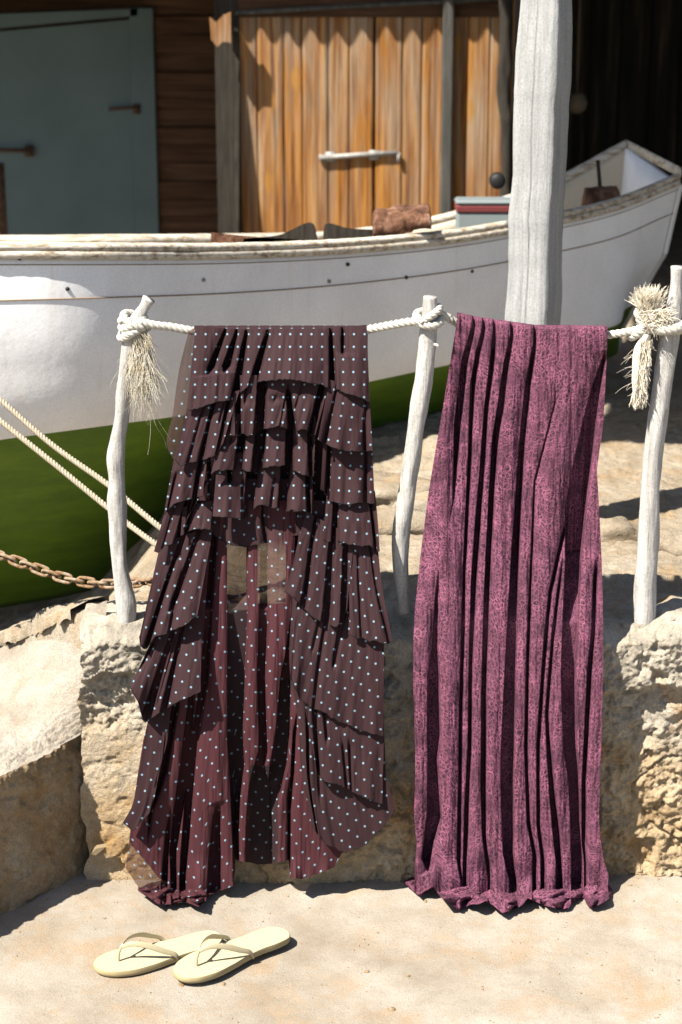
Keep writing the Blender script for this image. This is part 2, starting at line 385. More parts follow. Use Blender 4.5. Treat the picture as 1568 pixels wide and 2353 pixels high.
# ================================================================== SETTING
# lower ground, finely dished concrete near the camera
def ground_z(X, Y):
    return .010 * fbm(X * 1.1, Y * 1.1, 0, 3) + .0035 * fbm(X * 7, Y * 7, 3, 4)
def sheet(name, xs, ys, zf, m, parent=None):
    X, Y = np.meshgrid(xs, ys); return obj(name, np.stack([X, Y, zf(X, Y)], -1), gfaces(len(ys), len(xs)), m, parent)
xs = np.r_[-60, -30, -12, -5, -2.5, np.linspace(-1.3, 1.3, 330), 2.5, 5, 12, 30, 60]
ys = np.r_[-60, -30, -12, -5, -2.5, np.linspace(-1.3, .1, 190), .6, 60]
struct(sheet('ground', xs, ys, lambda X, Y: ground_z(X, Y) * (1 - sstep(1.5, 4, abs(X))) * (Y < 1) - .6 * sstep(.1, .5, Y), M['ground']))
# terrace of rough rock behind the fence, falling into the slipway on the left
def terr(X, Y):
    z = .655 - .03 * sstep(0, 1.2, Y) + .010 * fbm(X * 3, Y * 5, 0, 4) * sstep(.02, .3, Y) + .006 * fbm(X * 16, Y * 22, 2, 5) * (1 - .8 * sstep(.5, .9, Y) * sstep(.3, .6, X))
    z = z + .030 * (sstep(.0, .06, fbm(X * 1.7 + 2, Y * 4.2, 5, 4)) - .5) * sstep(.1, .4, Y) * (1 - sstep(.5, .9, Y) * sstep(.3, .6, X))
    xl = -.60 - .86 * (Y - .02); ch0 = sstep(0, .05, xl - X) * (Y < .9)
    ch = sstep(-.36 , -.95, X) * sstep(.12, .62, Y - .22 * np.clip(-X - .8, 0, 1))
    slope = sstep(-.5, -2.0, X)
    ch = np.maximum(ch, ch0)
    return z - .50 * ch - .18 * slope * sstep(.0, .3, Y) + .004 * fbm(X * 50, Y * 60, 1, 3)
xs = np.r_[-14, -8, -4, -2.4, np.linspace(-1.5, 1.7, 420), 3, 6, 14]; ys = np.r_[np.linspace(-.01, 2.6, 360), 3.2, 4.4, 6, 9, 14, 60]
struct(sheet('terrace', xs, ys, terr, M['terrace']))

# ------------------------------------------------------------------ retaining wall
def wall_mesh():
    xs = np.arange(-.64, 2.2, .0040); nx = len(xs)
    zs = np.linspace(-.03, 1, 180)
    top = .672 + .012 * fbm(xs * 6, 0, 1, 4) - .05 * sstep(-.02, -.1, xs) * sstep(-.5, -.3, xs) * 0
    P = []
    for t in zs:
        z = -.03 + (top + .03) * (t + .03) / 1.03
        X = xs; Z = z
        ledge = .52 + .05 * fbm(X * 5, 2, 0, 3)
        y = -.070 + .022 * sstep(.0, .45, Z)                      # batter
        y = y - .026 * sstep(ledge - .015, ledge + .008, Z)        # overhanging top course
        cr = g65(X * 11, Z * 15, 4, 6, 5)
        y = y - .0075 * cr - .0075 * np.abs(g65(X * 34, Z * 34, 7, 4, 3))
        pit = fbm(X * 30, Z * 34, 9, 3); y = y + .012 * sstep(.5, .9, pit)
        hole = fbm(X * 9 + 3, Z * 11, 12, 2); y = y + .022 * sstep(.85, 1.1, hole)
        big = fbm(X * 3.0 + 9, Z * 4.0, 2, 2); y = y - .018 * sstep(.0, .35, big) * (Z < ledge)
        ck = np.abs(vn(X * 3.3 + .5 * Z, Z * 4.6 + 20, 3) + .12 * vn(X * 20, Z * 20, 6)); y = y + .011 * np.exp(-(ck / .03) ** 2) * (Z < ledge)
        smooth = sstep(-.26, -.34, X) * sstep(.44, .36, Z)         # smoother render low on the left
        y = y * (1 - .7 * smooth) - .062 * .7 * smooth
        y = y + .055 * sstep(.93, 1.0, t) ** 2
        ew = .016 * g65(Z * 7, 3.3, 1, 4, 2) * sstep(.09, 0., X - X[0]); P.append(np.stack([X + ew, y, np.broadcast_to(Z, X.shape)], -1))
    # cap running back
    for k, dy in enumerate((.03, .07, .12, .17, .22)):
        Z = top + .006 * fbm(xs * 30, dy * 40, 3, 4) + (.004 if k < 3 else -.01 - .02 * (k - 3)); 
        P.append(np.stack([xs, np.full(nx, .0 + dy), Z], -1))
    P = np.array(P); return P
Pw = wall_mesh()
o = obj('retaining_wall', Pw, gfaces(Pw.shape[0], Pw.shape[1]), M['wall'])
tag(o, 'low crumbling beige concrete and stone wall behind the two hanging garments', 'wall')

# ------------------------------------------------------------------ concrete ramp on the left
F1 = atz(218, 1990, 0.); F2 = atz(0, 2104, 0.); fd = (F2 - F1)
F3 = F1 + fd * 4.5
rz = .36
def quad(A, B, C, D, nu, nv):       # A-B along the front, D-C along the back
    u = np.linspace(0, 1, nu)[None, :, None]; v = np.linspace(0, 1, nv)[:, None, None]
    return (A * (1 - u) + B * u) * (1 - v) + (D * (1 - u) + C * u) * v
T1 = F1 + np.array([0.02, .03, 0]); T1[2] = .375
T3 = F3 + np.array([0.0, .03, 0]); T3[2] = .33
t = thing('concrete_ramp', 'pale sunlit sloping concrete ramp with a shaded ochre side, left of the dress', 'ramp', tuple(F1))
q = quad(F1 + [0, 0, -.03], F3 + [0, 0, -.03], T3, T1, 360, 90)
n_ = np.array([-fd[1], fd[0], 0]); n_ = -n_ / np.linalg.norm(n_); n_ = n_ if n_[1] < 0 else -n_
zz = q[..., 2]; lx = np.linalg.norm(q[..., :2] - F1[:2], axis=-1)
crust = sstep(.285, .33, zz + .03 * fbm(lx * 9, 0, 0, 3))
rel = .007 * fbm(lx * 6, zz * 8, 0, 4) + .0022 * g65(lx * 22, zz * 22, 8, 5, 9) + .008 * sstep(.1, .3, fbm(lx * 5, zz * 9, 14, 4)) + crust * (.016 + .0085 * g65(lx * 16, zz * 20, 3, 6, 4)) + .003 * fbm(lx * 60, zz * 60, 3, 3)
rel = rel * sstep(0, .02, lx + .02)
q = q + n_ * rel[..., None]
obj('ramp_side', q, gfaces(90, 360), M['rampside'], t)
Bk1 = at(246, 1378, .02); Bk2 = at(-10, 1475, .42); bd = Bk2 - Bk1
BkL = Bk1 + bd * 5
e0 = q[-1, 0]; e1 = q[-1, -1]
q2 = quad(e0, e1, BkL, Bk1, 360, 130)
q2[0] = q[-1]
gu = np.arange(360)[None, :] / 25.; gv = np.arange(130)[:, None] / 25.
hh = .008 * fbm(gu, gv, 1, 3) + .0014 * g65(gu * 5, gv * 9, 2, 5, 6)
rough = sstep(.32, .02, np.linspace(0, 1, 130))[:, None]
hh = hh + rough * .006 * g65(gu * 4, gv * 14, 5, 5, 4)
ef = sstep(0, .05, np.linspace(0, 1, 130))[:, None]
q2[..., 2] += hh * ef
bl = (q2[0] - q[-1]); q2[0] = q[-1]
obj('ramp_top', q2, gfaces(130, 360), M['ramp'], t)
# the broken ledge along the back of the ramp
P = []
u = np.linspace(.22, 2.4, 300)
for k, (off, dz) in enumerate(((-.03, -.02), (-.025, .012), (0, .022), (.04, .024), (.075, .018), (.085, -.03), (.09, -.2))):
    lp = Bk1 + bd * u[:, None]; nn = np.array([-bd[1], bd[0], 0]); nn /= np.linalg.norm(nn); nn = nn if nn[1] > 0 else -nn
    rg = .014 * fbm(u * 14, k, 1, 4)
    lp = lp + nn * (off + rg)[:, None] + np.array([0, 0, dz]) + np.array([0, 0, 1]) * (.008 * fbm(u * 20, k * .7, 4, 3))[:, None]
    P.append(lp)
P = np.array(P); obj('ramp_ledge', P, gfaces(7, 300), M['terrace'], t)

# loose stones on the terrace and crumbs on the ground
def rock(name, c, r, label, m, seed, group=None, flat=.6):
    n, k = 28, 18; P = []
    for i in range(k):
        th = math.pi * i / (k - 1)
        a = np.arange(n) * 2 * math.pi / n
        d = np.stack([np.sin(th) * np.cos(a), np.sin(th) * np.sin(a), np.full(n, math.cos(th))], -1)
        d = d * np.array([r[0], r[1], r[2]]); s = 1 + .28 * fbm(d[:, 0] / r[0] * 1.3 + seed, d[:, 1] / r[0] * 1.3, d[:, 2] / r[2] * 1.3, 4)
        P.append(np.array(c) + d * s[:, None])
    o = obj(name, np.array(P), [f[::-1] for f in gfaces(k, n, 0, True)], m); tag(o, label, 'rock', group); return o
def tz(X, Y): return float(terr(np.array([X]), np.array([Y]))[0])
for i, (px, py, r, lb) in enumerate([
    (1410, 1235, (.085, .06, .05), 'pale rough rock between the pink garment and the right post, on the terrace'),
    (905, 1135, (.16, .10, .04), 'flat ochre rock slab right of the dotted dress, below the green hull'),
    (890, 1215, (.14, .07, .035), 'lower flat pale rock slab beside the foot of the middle post'),
    (965, 1165, (.09, .06, .045), 'small blocky rock just right of the middle post'),
    (1545, 1265, (.08, .07, .04), 'weathered ochre rock at the right border behind the right post')]):
    p = atz(px, py, .64); rock('terrace_rock', (p[0], p[1], tz(p[0], p[1]) + .008), r, lb, M['terrace'], i * 3.7)

# ------------------------------------------------------------------ boat
ST = np.array([-500, -250, 0, 250, 500, 750, 1000, 1200, 1400, 1562], float)
Gy = [592, 592, 592, 593, 592, 583, 562, 530, 487, 424]
Wy = [1085, 1042, 1003, 970, 937, 893, 842, 800, 752, 0]
Ky = [1470, 1430, 1397, 1345, 1240, 1110, 1000, 910, 822, 0]
Yg = [.84, .82, .85, .965, 1.26, 1.57, 1.86, 2.10, 2.36, 2.58]
bb = [.80, .76, .72, .68, .64, .60, .56, .50, .42, .34]
Fx = [-450, -200, 50, 290, 520, 740, 930, 1080, 1260, 1440]
Fy = [560, 560, 560, 558, 556, 550, 528, 492, 432, 338]
def cub(x, xp, yp):
    return spl(np.stack([np.array(xp, float), np.array(yp, float), np.zeros(len(xp))], -1), 800)
def sm(x, xp, yp):
    x, xp, yp = (np.asarray(q, float) for q in (x, xp, yp)); m = np.gradient(yp, xp)
    k = np.clip(np.searchsorted(xp, x, 'right') - 1, 0, len(xp) - 2); h = xp[k + 1] - xp[k]; s = (x - xp[k]) / h
    return (2*s**3-3*s**2+1)*yp[k] + (s**3-2*s**2+s)*h*m[k] + (-2*s**3+3*s**2)*yp[k+1] + (s**3-s**2)*h*m[k+1]
NS = 220
sx_ = np.linspace(0, 9, NS); ki = np.arange(10)
def at_s(arr): return sm(sx_, ki, arr)
X_ = at_s(ST); G_ = at_s(Gy); Yg_ = at_s(Yg); b_ = at_s(bb)
W_ = at_s(Wy[:9] + [700]); K_ = at_s(Ky[:9] + [765])
endx = sstep(8.0, 9.0, sx_) 
vr = np.r_[np.linspace(0, 1, 26), 1 + np.linspace(.02, 1, 34)]       # 0..1 white topsides, 1..2 green bottom
side = []
for v in vr:
    if v <= 1: y = G_ + (W_ - G_) * v
    else: y = W_ + (K_ - W_) * (v - 1)
    x = X_ - endx * np.interp(v, [0, .6, 1, 2], [0, 38, 105, 140])
    f = float(sm(v, [0, .25, .6, 1, 1.3, 1.6, 1.85, 2], [0, -.004, .016, .105, .33, .58, .84, 1.0]))
    side.append(at(x, y, Yg_ + b_ * f))
side = np.array(side)
gf = at(at_s(Fx), at_s(Fy), Yg_ + 2 * b_ * np.array([.86])); 
far = []
keel = side[-1]
for v in np.linspace(0, 1, 30)[1:]:
    p = keel * (1 - v) + gf * v
    bulge = math.sin(math.pi * v) * .22
    p = p + np.array([0, 1, 0]) * (b_ * bulge)[:, None] + np.array([0, 0, -1]) * (b_ * bulge * .6)[:, None]
    far.append(p)
far = np.array(far)
Hm = np.concatenate([side, far]); nr = Hm.shape[0]
boat = thing('rowing_boat', 'long white wooden boat with green bottom paint hauled out behind the rope fence', 'boat', tuple(keel[60]))
fm = [1 if (26 <= j < nr - 22) else 0 for j in range(nr - 1) for i in range(NS - 1)]
ho = obj('hull', Hm, [f[::-1] for f in gfaces(nr, NS)], [M['white'], M['green'], M['inner']], boat, fmat=fm)
sd = ho.modifiers.new('thickness', 'SOLIDIFY'); sd.thickness = .028; sd.offset = -1; sd.material_offset = 2; sd.material_offset_rim = 2
# which way is out: checked below with the face normals
me = ho.data
# transom
col = Hm[:, -1]
ctr = col.mean(0); gtop = np.array([col[0], col[-1]]).mean(0)
nn_ = len(col)
rows = []
for s in np.linspace(0, 1, 8): rows.append(col * (1 - s) + (np.linspace(0, 1, nn_)[:, None] * (col[-1] - col[0]) + col[0]) * s)
tv = np.array(rows); 
to = obj('transom', tv, gfaces(8, nn_), [M['white'], M['inner']], boat)
sd = to.modifiers.new('thickness', 'SOLIDIFY'); sd.thickness = .03; sd.offset = 0
# gunwale rails : upper cap and lower rub rail, near side
def rail(name, path, w_, h_, dy, dz, m, parent, n=6, jit=.0006):
    P = []; prof = [(-.5, -.5), (-.5, .1), (-.42, .4), (-.2, .5), (.3, .5), (.5, .4), (.5, -.5)]
    L = np.arange(len(path)) * .02
    for i, (a, b) in enumerate(prof):
        off = np.array([0, 1, 0.]) * (a * w_ + dy) + np.array([0, 0, 1.]) * (b * h_ + dz)
        P.append(path + off + (jit * fbm(L * 12, i * 2.1, 3, 4))[:, None] * np.array([0, 1, 1.]))
    P = np.array(P); f = gfaces(len(prof), len(path), 0)
    f += [((len(prof) - 1) * len(path) + i, (len(prof) - 1) * len(path) + i + 1, i + 1, i) for i in range(len(path) - 1)]
    f += [tuple(j * len(path) for j in range(len(prof))), tuple((j + 1) * len(path) - 1 for j in reversed(range(len(prof))))]
    return obj(name, P, f, m, parent)
nearp = spl(Hm[0], 500); 
rail('rub_rail', nearp, .034, .022, -.001, .0105, M['gun'], boat)
rail('gunwale', nearp, .045, .018, .010, .0315, M['gun'], boat)
farp = spl(Hm[-1], 300)
rail('gunwale', farp, .06, .030, .0, .012, M['gun'], boat)
rail('transom_cap', np.linspace(col[0], col[-1], 20) + np.array([0, 0, .035]) * np.linspace(1, 0, 20)[:, None], .06, .035, 0, .01, M['gun'], boat)
# rusty plank seams on the topsides
mb = MB()
for v, rr in ((.045, .0014), (.24, .0021)):
    k = int(round(v * 25)); k = max(k, 1); path = side[k].copy() if v > .1 else side[0] * (1 - .045) + side[1] * .0 + side[1] * .045
    if v <= .1: path = side[0] * .0 + side[1] * 1.0
    path = path + np.array([0, -.0015, 0]); mb.tube(spl(path, 260), rr, 6, m=0)
mb.build('plank_seam', M['seam'], boat, True)
# nail heads and drain holes
for (px, py, mm) in ((155, 664, 'black'), (45, 594, 'black'), (468, 644, 'zinc'), (757, 647, 'zinc'), (934, 638, 'rustiron'), (1085, 624, 'rustiron'), (520, 582, 'rustiron'), (800, 608, 'rustiron')):
    i = np.argmin(abs(X_ - px)); Yh = np.interp((py - G_[i]) / (W_[i] - G_[i]), vr[:26], side[:26, i, 1]); p = at(px, py, Yh - .002)
    mb = MB(); a = np.array([[0, .004, 0], [0, -.003, 0]]); mb.tube(p + a, [.0065, .005], 12); mb.build('nail_head', M[mm], boat, True)
# seats (thwarts) and a foredeck inside the boat
for si, nm in ((176, 'seat'), (130, 'seat'), (80, 'seat')):
    A = Hm[2, si]; A2 = Hm[2, si + 11]; B = Hm[-3, si]; B2 = Hm[-3, si + 11]; mb = MB(); z = min(Hm[0, si, 2], Hm[-1, si, 2]) - .12
    f_ = lambda p, q, t_: p + (q - p) * t_
    v = [[*f_(A, B, .06)[:2], z], [*f_(A2, B2, .06)[:2], z], [*f_(A2, B2, .94)[:2], z], [*f_(A, B, .94)[:2], z]]
    v = np.array(v); mb.add(np.r_[v, v - [0, 0, .03]], [(0, 1, 2, 3), (7, 6, 5, 4), (0, 4, 5, 1), (2, 6, 7, 3), (1, 5, 6, 2), (0, 3, 7, 4)]); mb.build(nm, M['inner'], boat)

# the weathered timber blocks on the gunwale
def chunk(name, px0, px1, py0, py1, Y, dep, label, m, seed, slope=0.):
    A = at(px0, py1, Y); B = at(px1, py1, Y); C = at(px0, py0, Y); h = C[2] - A[2]; n = 40; P = []
    prof = [(0, 0), (0, .55), (.08, .85), (.3, 1), (.7, 1), (.93, .8), (1, .45), (1, 0)]
    for i in range(n):
        s = i / (n - 1); e = min(1, min(s, 1 - s) * 9 + .72)
        for a, b in prof:
            x = A[0] + (B[0] - A[0]) * s; hz = h * b * e * (1 - .25 * s)
            P.append([x, Y + a * dep, A[2] + hz + slope * s])
    P = np.array(P); k = len(prof); nz = fbm(P[:, 0] * 22 + seed, P[:, 2] * 30, P[:, 1] * 20, 4)
    P[:, 2] += .008 * nz * (P[:, 2] > A[2] + .02); P[:, 1] += .008 * fbm(P[:, 0] * 18, P[:, 2] * 25, seed, 4)
    f = [(i * k + j, i * k + j + 1, (i + 1) * k + j + 1, (i + 1) * k + j)[::-1] for i in range(n - 1) for j in range(k - 1)]
    f += [tuple(range(k)), tuple((n - 1) * k + j for j in reversed(range(k)))] + [(i * k, (i + 1) * k, (i + 1) * k + k - 1, i * k + k - 1) for i in range(n - 1)]
    o = obj(name, P, f, m); return tag(o, label, 'timber')
chunk('timber_block', 858, 992, 490, 549, 1.80, .15, 'cracked reddish timber block lying on the near gunwale below the orange door', M['old'], 1., .03)
tb = chunk('timber_block', 1345, 1425, 440, 500, 2.42, .12, 'dark timber block on the boat gunwale right of the big pole, under a thin stick', M['old'], 5., .03)
mb = MB(); mb.tube(np.array([at(1380, 455, 2.5), at(1378, 415, 2.5), at(1374, 368, 2.52)]), .007, 8)
tag(mb.build('thin_stick', M['darkdrift'], None, True), 'thin upright grey stick standing in the boat above the dark timber block', 'stick')
for (pts, lb) in (([(485, 534), (600, 545), (720, 552)], 'thin brown board resting along the gunwale, left end below the narrow wall'),
                  ([(560, 548), (640, 540), (722, 516), (730, 548)], 'dark slanted board end poking above the gunwale, left of its twin'),
                  ([(742, 550), (748, 516), (800, 524), (880, 528)], 'dark curved board end poking above the gunwale, beside the timber block')):
    top = np.array(pts, float); P = []; Y = 2.0
    tp = spl(np.c_[top, np.zeros(len(top))], 30)
    for dy in (0, .03):
        P.append(at(tp[:, 0], tp[:, 1], Y + dy)); 
    lo = at(tp[:, 0], np.full(30, 600.), Y); P = [lo, P[0], P[1], lo + [0, .03, 0]]
    o = obj('loose_board', np.array(P), gfaces(4, 30), M['darkdrift'] if 'dark' in lb else M['old'], smooth=False); tag(o, lb, 'board', 'loose boards inside the boat')
# cool box with a red stripe
A = at(1050, 512, 2.75); B = at(1168, 500, 2.75); C = at(1050, 455, 2.75); w_ = B[0] - A[0]; h_ = C[2] - A[2]
cb = thing('cool_box', 'pale blue box with a red stripe standing in the boat left of the big pole', 'box', tuple(A))
mb = MB(); mb.box((A[0], 2.75, A[2] - .1), (B[0] + .08, 2.85, A[2] + h_ * .40), bev=.008); mb.build('box_body', M['coolw'], cb)
mb = MB(); mb.box((A[0] - .004, 2.744, A[2] + h_ * .41), (B[0] + .084, 2.856, A[2] + h_ * .72), bev=.006); mb.build('red_band', M['coolr'], cb)
mb = MB(); mb.box((A[0] - .006, 2.742, A[2] + h_ * .725), (B[0] + .086, 2.858, A[2] + h_ * .90), bev=.01); mb.build('lid', M['coolw'], cb)
mb = MB(); c = at(1143, 415, 2.9); mb.tube(np.array([c + [0, -.03, 0], c + [0, -.02, 0], c + [0, .02, 0], c + [0, .03, 0]]), [.018, .030, .030, .018], 20)
o = mb.build('black_float', M['black'], None, True); tag(o, 'round black float standing behind the red striped box', 'float')

# ------------------------------------------------------------------ boathouse
YF, YR = 4.5, 5.5
bh = thing('boathouse', 'old timber boathouse with blue grey door, orange plank doors and a dark open bay', 'boathouse', (0, YF, 0))
def pbox(mb, x0, x1, y0, y1, Y, th, m=0, bev=0.):      # box whose front face fills a picture rectangle at depth Y
    a = at(x0, y1, Y); b = at(x1, y0, Y); mb.box((a[0], Y, a[2]), (b[0], Y + th, b[2]), m=m, bev=bev)
# plank doors (two leaves)
def planks(name, x0, x1, widths, parent, m, y0=-60, y1=640, Y=YF):
    a = at(x0, y1, Y)[0]; b = at(x1, y1, Y)[0]; zt = at(x0, y0, Y)[2]; zb = .45; mb = MB(); x = a; k = 0; ws = np.array(widths, float); ws = ws / ws.sum() * (b - a)
    for wd in ws:
        n = 7; nzr = 60; dy = random.uniform(-.006, .004)
        P = []
        for j in range(nzr):
            z = zb + (zt - zb) * j / (nzr - 1); wv = .004 * math.sin(z * 7 + k * 2)
            for (s, d) in ((0, .02), (.0, .004), (.08, 0), (.35, .001 * math.sin(z * 9)), (.65, .001), (.92, 0), (1, .004), (1, .02)):
                P.append([x + .0015 + s * (wd - .003) + wv * (0 if (k == 0 and s < .5) or (k == len(ws) - 1 and s > .5) else 1) * 0, Y + d + dy, z])
        mb.add(np.array(P), [f for f in gfaces(nzr, 8)]); x += wd; k += 1
    mb.box((a - .02, Y + .022, zb), (b + .02, Y + .03, zt)); return mb.build(name, m, parent)
d1 = planks('door', 548, 857, [50, 60, 42, 58, 48, 55], bh, M['plank'])
d2 = planks('door', 861, 1160, [62, 44, 56, 48, 50, 45], bh, M['plank'])
mb = MB(); mb.tube(np.array([at(740, 362, YF - .018), at(825, 356, YF - .018), at(915, 351, YF - .018)]), .011, 10)
mb.tube(np.array([at(738, 355, YF - .015), at(738, 371, YF - .015)]), .009, 8); mb.tube(np.array([at(916, 350, YF - .02), at(917, 374, YF - .02)]), .008, 8)
for qx in (760, 860): pbox(mb, qx - 12, qx + 12, 348 - (qx - 800) * .04, 370 - (qx - 800) * .04, YF - .014, .012)
mb.build('bolt', M['zinc'], d1, True)
# posts in front of the doors
def post(name, pts, Y, m, parent, jit=.08, n=20, seg=80, sq=None):
    p = np.array(pts, float); c = spl(np.c_[p[:, 0], p[:, 1], p[:, 2]], seg)
    P = at(c[:, 0], c[:, 1], Y); r = c[:, 2] * (np.linalg.norm(P - CAM, axis=1)) / FPX
    def disp(pp, a):
        A = a[None, :] + 0 * pp[:, :1]; Z = pp[:, 2:3] + 0 * A
        d = 1 + jit * fbm(np.cos(A) * 1.4 + Z * 1.5, np.sin(A) * 1.4, Z * 9, 4)
        if sq: d = d * (1 / np.maximum(abs(np.cos(A - sq)), abs(np.sin(A - sq)))) ** .75 * .92
        return d
    mb = MB(); mb.tube(P, r, n, disp=disp); return mb.build(name, m, parent, True)
mb = MB(); pbox(mb, 1010, 1047, -120, 640, YF - .06, .055, bev=.006); mb.build('door_post', M['greybeam'], bh)  # grey lowered so the colour carries the shade on this post
mb = MB(); pbox(mb, 536, 549, -120, 640, YF - .004, .06, bev=.002); mb.build('corner_post', M['darkdrift'], bh)  # dark wood colour stands in for the shade on this post
mb = MB(); pbox(mb, 504, 530, -120, 640, YF - .002, .09, bev=.002); mb.build('corner_post', M['darkdrift'], bh)  # shade painted by the dark wood colour here too
# leaning face board beside the corner post (its shadow crosses the doors)
a0 = at(551, 130, YF - .012); a1 = at(551, 700, YF - .012)
v = [[a1[0], YF - .004, a1[2]], [a1[0], YF - .150, a1[2]], [a0[0], YF - .012, a0[2]], [a0[0], YF - .004, a0[2]]]
v = np.array(v); mb = MB(); mb.add(np.r_[v, v - [.02, 0, 0]], [(0, 1, 2, 3), (7, 6, 5, 4), (0, 4, 5, 1), (1, 5, 6, 2), (2, 6, 7, 3), (3, 7, 4, 0)]); mb.build('leaning_board', M['darkdrift'], bh)
# sunlit bracket
pts = [(482, 40), (496, 52), (512, 36), (530, 28), (531, 98), (512, 96), (500, 108), (486, 92)]
mb = MB(); fr = np.array([at(x, y, YF - .14) for x, y in pts]); bk = fr + [0, .03, 0]; n = len(pts)
mb.add(np.r_[fr, bk], [tuple(range(n))[::-1], tuple(n + i for i in range(n))] + [(i, (i + 1) % n, n + (i + 1) % n, n + i) for i in range(n)])
pbox(mb, 514, 529, 45, 90, YF - .12, .09); mb.build('bracket', M['plank'], bh)
post('branch_prop', [(1160, -60, 15), (1163, 80, 14), (1158, 200, 16), (1166, 320, 13), (1163, 430, 15), (1172, 640, 15)], YF - .25, M['darkdrift'], bh, .25)
# fascia above the doors
mb = MB(); a = at(548, 40, YF - .03); b = at(1175, -90, YF - .03)
mb.box((a[0], YF - .012, a[2]), (b[0], YF - .003, b[2])); mb.build('fascia', M['brown'], bh)
mb = MB(); mb.tube(np.array([at(540, 30, YF - .026), at(780, 16, YF - .026), at(1060, 2, YF - .026), at(1180, -6, YF - .026)]), .010, 12); mb.build('gutter_pipe', M['greybeam'], bh, True)
# brown clapboard wall with its recess
bw = []
mb = MB(); xa, xb = at(340, 300, YR)[0], at(548, 300, YR)[0]
for k in range(26):
    z0 = .2 + k * .09; mb.box((xa, YR - .006 * (k % 3), z0), (xb, YR + .03, z0 + .086))
mb.box((xa - .05, YR + .03, .1), (xb + .1, YR + .08, 3.0)); mb.build('board_wall', M['brown'], bh)
mb = MB(); mb.box((xb - .02, YF + .05, .2), (xb + .01, YR, 2.7)); mb.build('return_wall', M['brown'], bh)
mb = MB(); xl = -4.5; mb.box((xl, YR + .05, .2), (xa, YR + .09, 2.7)); mb.build('rear_wall', M['brown'], bh)
pd = MB(); a = at(0, 60, YR); mb = MB()
v = np.array([[at(-260, 0, YR)[0], YR + .0, .3], [at(312, 0, YR)[0], YR, .3], at(312, 44, YR), at(-260, 96, YR)]); v2 = v + [0, .04, 0]
mb.add(np.r_[v, v2], [(0, 1, 2, 3), (7, 6, 5, 4), (0, 4, 5, 1), (1, 5, 6, 2), (2, 6, 7, 3), (3, 7, 4, 0)]); bd_ = mb.build('door', M['blue'], bh)
mb = MB(); pbox(mb, 318, 352, 18, 700, YR - .03, .07, bev=.004)
v = np.array([at(-300, 92, YR - .03), at(316, 36, YR - .03), at(316, 20, YR - .03), at(-300, 44, YR - .03)]); v2 = v + [0, .06, 0]
mb.add(np.r_[v, v2], [(0, 1, 2, 3), (7, 6, 5, 4), (0, 4, 5, 1), (1, 5, 6, 2), (2, 6, 7, 3), (3, 7, 4, 0)]); mb.build('door_frame', M['blue'], bh)
mb = MB(); mb.tube(np.array([at(250, 251, YR - .02), at(285, 248, YR - .02), at(318, 246, YR - .035)]), .008, 8); pbox(mb, 306, 322, 240, 262, YR - .04, .012)
mb.build('hinge', M['rustiron'], bd_, True)
mb = MB(); mb.tube(np.array([at(-60, 343, YR - .03), at(20, 345, YR - .03), at(66, 345, YR - .03)]), .010, 8); pbox(mb, 58, 76, 335, 360, YR - .03, .025); pbox(mb, 0, 9, 375, 560, YR - .004, .01)
mb.build('latch', M['rustiron'], bd_, True)
# dark open bay on the right: rear wall, side wall, ceiling
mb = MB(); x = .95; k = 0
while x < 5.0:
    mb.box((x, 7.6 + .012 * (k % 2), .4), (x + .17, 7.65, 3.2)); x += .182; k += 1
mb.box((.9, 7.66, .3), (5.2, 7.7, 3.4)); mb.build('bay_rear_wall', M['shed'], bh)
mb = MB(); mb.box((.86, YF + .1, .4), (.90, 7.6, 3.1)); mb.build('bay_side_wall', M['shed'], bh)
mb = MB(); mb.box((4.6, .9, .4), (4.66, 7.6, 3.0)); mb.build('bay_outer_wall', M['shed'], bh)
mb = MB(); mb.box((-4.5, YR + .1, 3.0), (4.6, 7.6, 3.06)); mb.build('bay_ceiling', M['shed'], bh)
# corrugated roof over the doors: front edge scallops the sunlight
def corr(name, x0, x1, yA, yB, zA, zB, parent, amp=.032, wl=.112, edge=None):
    xs = np.linspace(x0, x1, int((x1 - x0) / .008)); P = []
    for s in np.linspace(0, 1, 12):
        Y = yA + (yB - yA) * s; Z = zA + (zB - zA) * s + amp * np.sin(xs * 2 * math.pi / wl) + .010 * vn(xs * 5, 3)
        P.append(np.stack([xs, np.full_like(xs, Y), Z], -1))
    P = np.array(P); o = obj(name, P, gfaces(12, len(xs)), M['roof'], parent); md = o.modifiers.new('t', 'SOLIDIFY'); md.thickness = .006; return o
e = .32; zdoor = at(800, 86, YF)[2]; ze = zdoor + (SUN.z / -SUN.y) * e
corr('corrugated_roof', -4.6, 0.95, YF - e, 7.6, ze, ze + .5, bh)
mb = MB(); mb.box((-4.5, YF + .02, at(800, -40, YF)[2]), (at(548, 0, YF)[0], YF + .07, ze - .02)); mb.build('lintel_boards', M['brown'], bh)
# lean-to roof over the bay and the right half of the boat, left edge oblique
zr = 3.0
L0 = np.array([-.55, .74]); L1 = np.array([.10, 4.15]); P = []
for s in np.linspace(0, 1, 60):
    a = L0 + (L1 - L0) * s; xs = np.linspace(0, 1, 500) ** 1; X = a[0] + (4.7 - a[0]) * xs
    P.append(np.stack([X, np.full_like(X, a[1]), zr + .10 * s + .02 * np.sin(X * 2 * math.pi / .12)], -1))
o = obj('lean_to_roof', np.array(P), gfaces(60, 500), M['roof'], bh); md = o.modifiers.new('t', 'SOLIDIFY'); md.thickness = .01
o = corr('rear_roof', .98, 4.7, 4.16, 7.7, zr + .13, zr + .5, bh)
mb = MB(); c = at(1325, 236, 5.2); mb.tube(c + np.array([[0, 0, -.05], [0, 0, -.035], [0, 0, 0], [0, 0, .035], [0, 0, .05]]), [.02, .042, .055, .042, .02], 18); 
mb.tube(np.array([c + [0, 0, .05], c + [0, 0, 1.2]]), .005, 6)
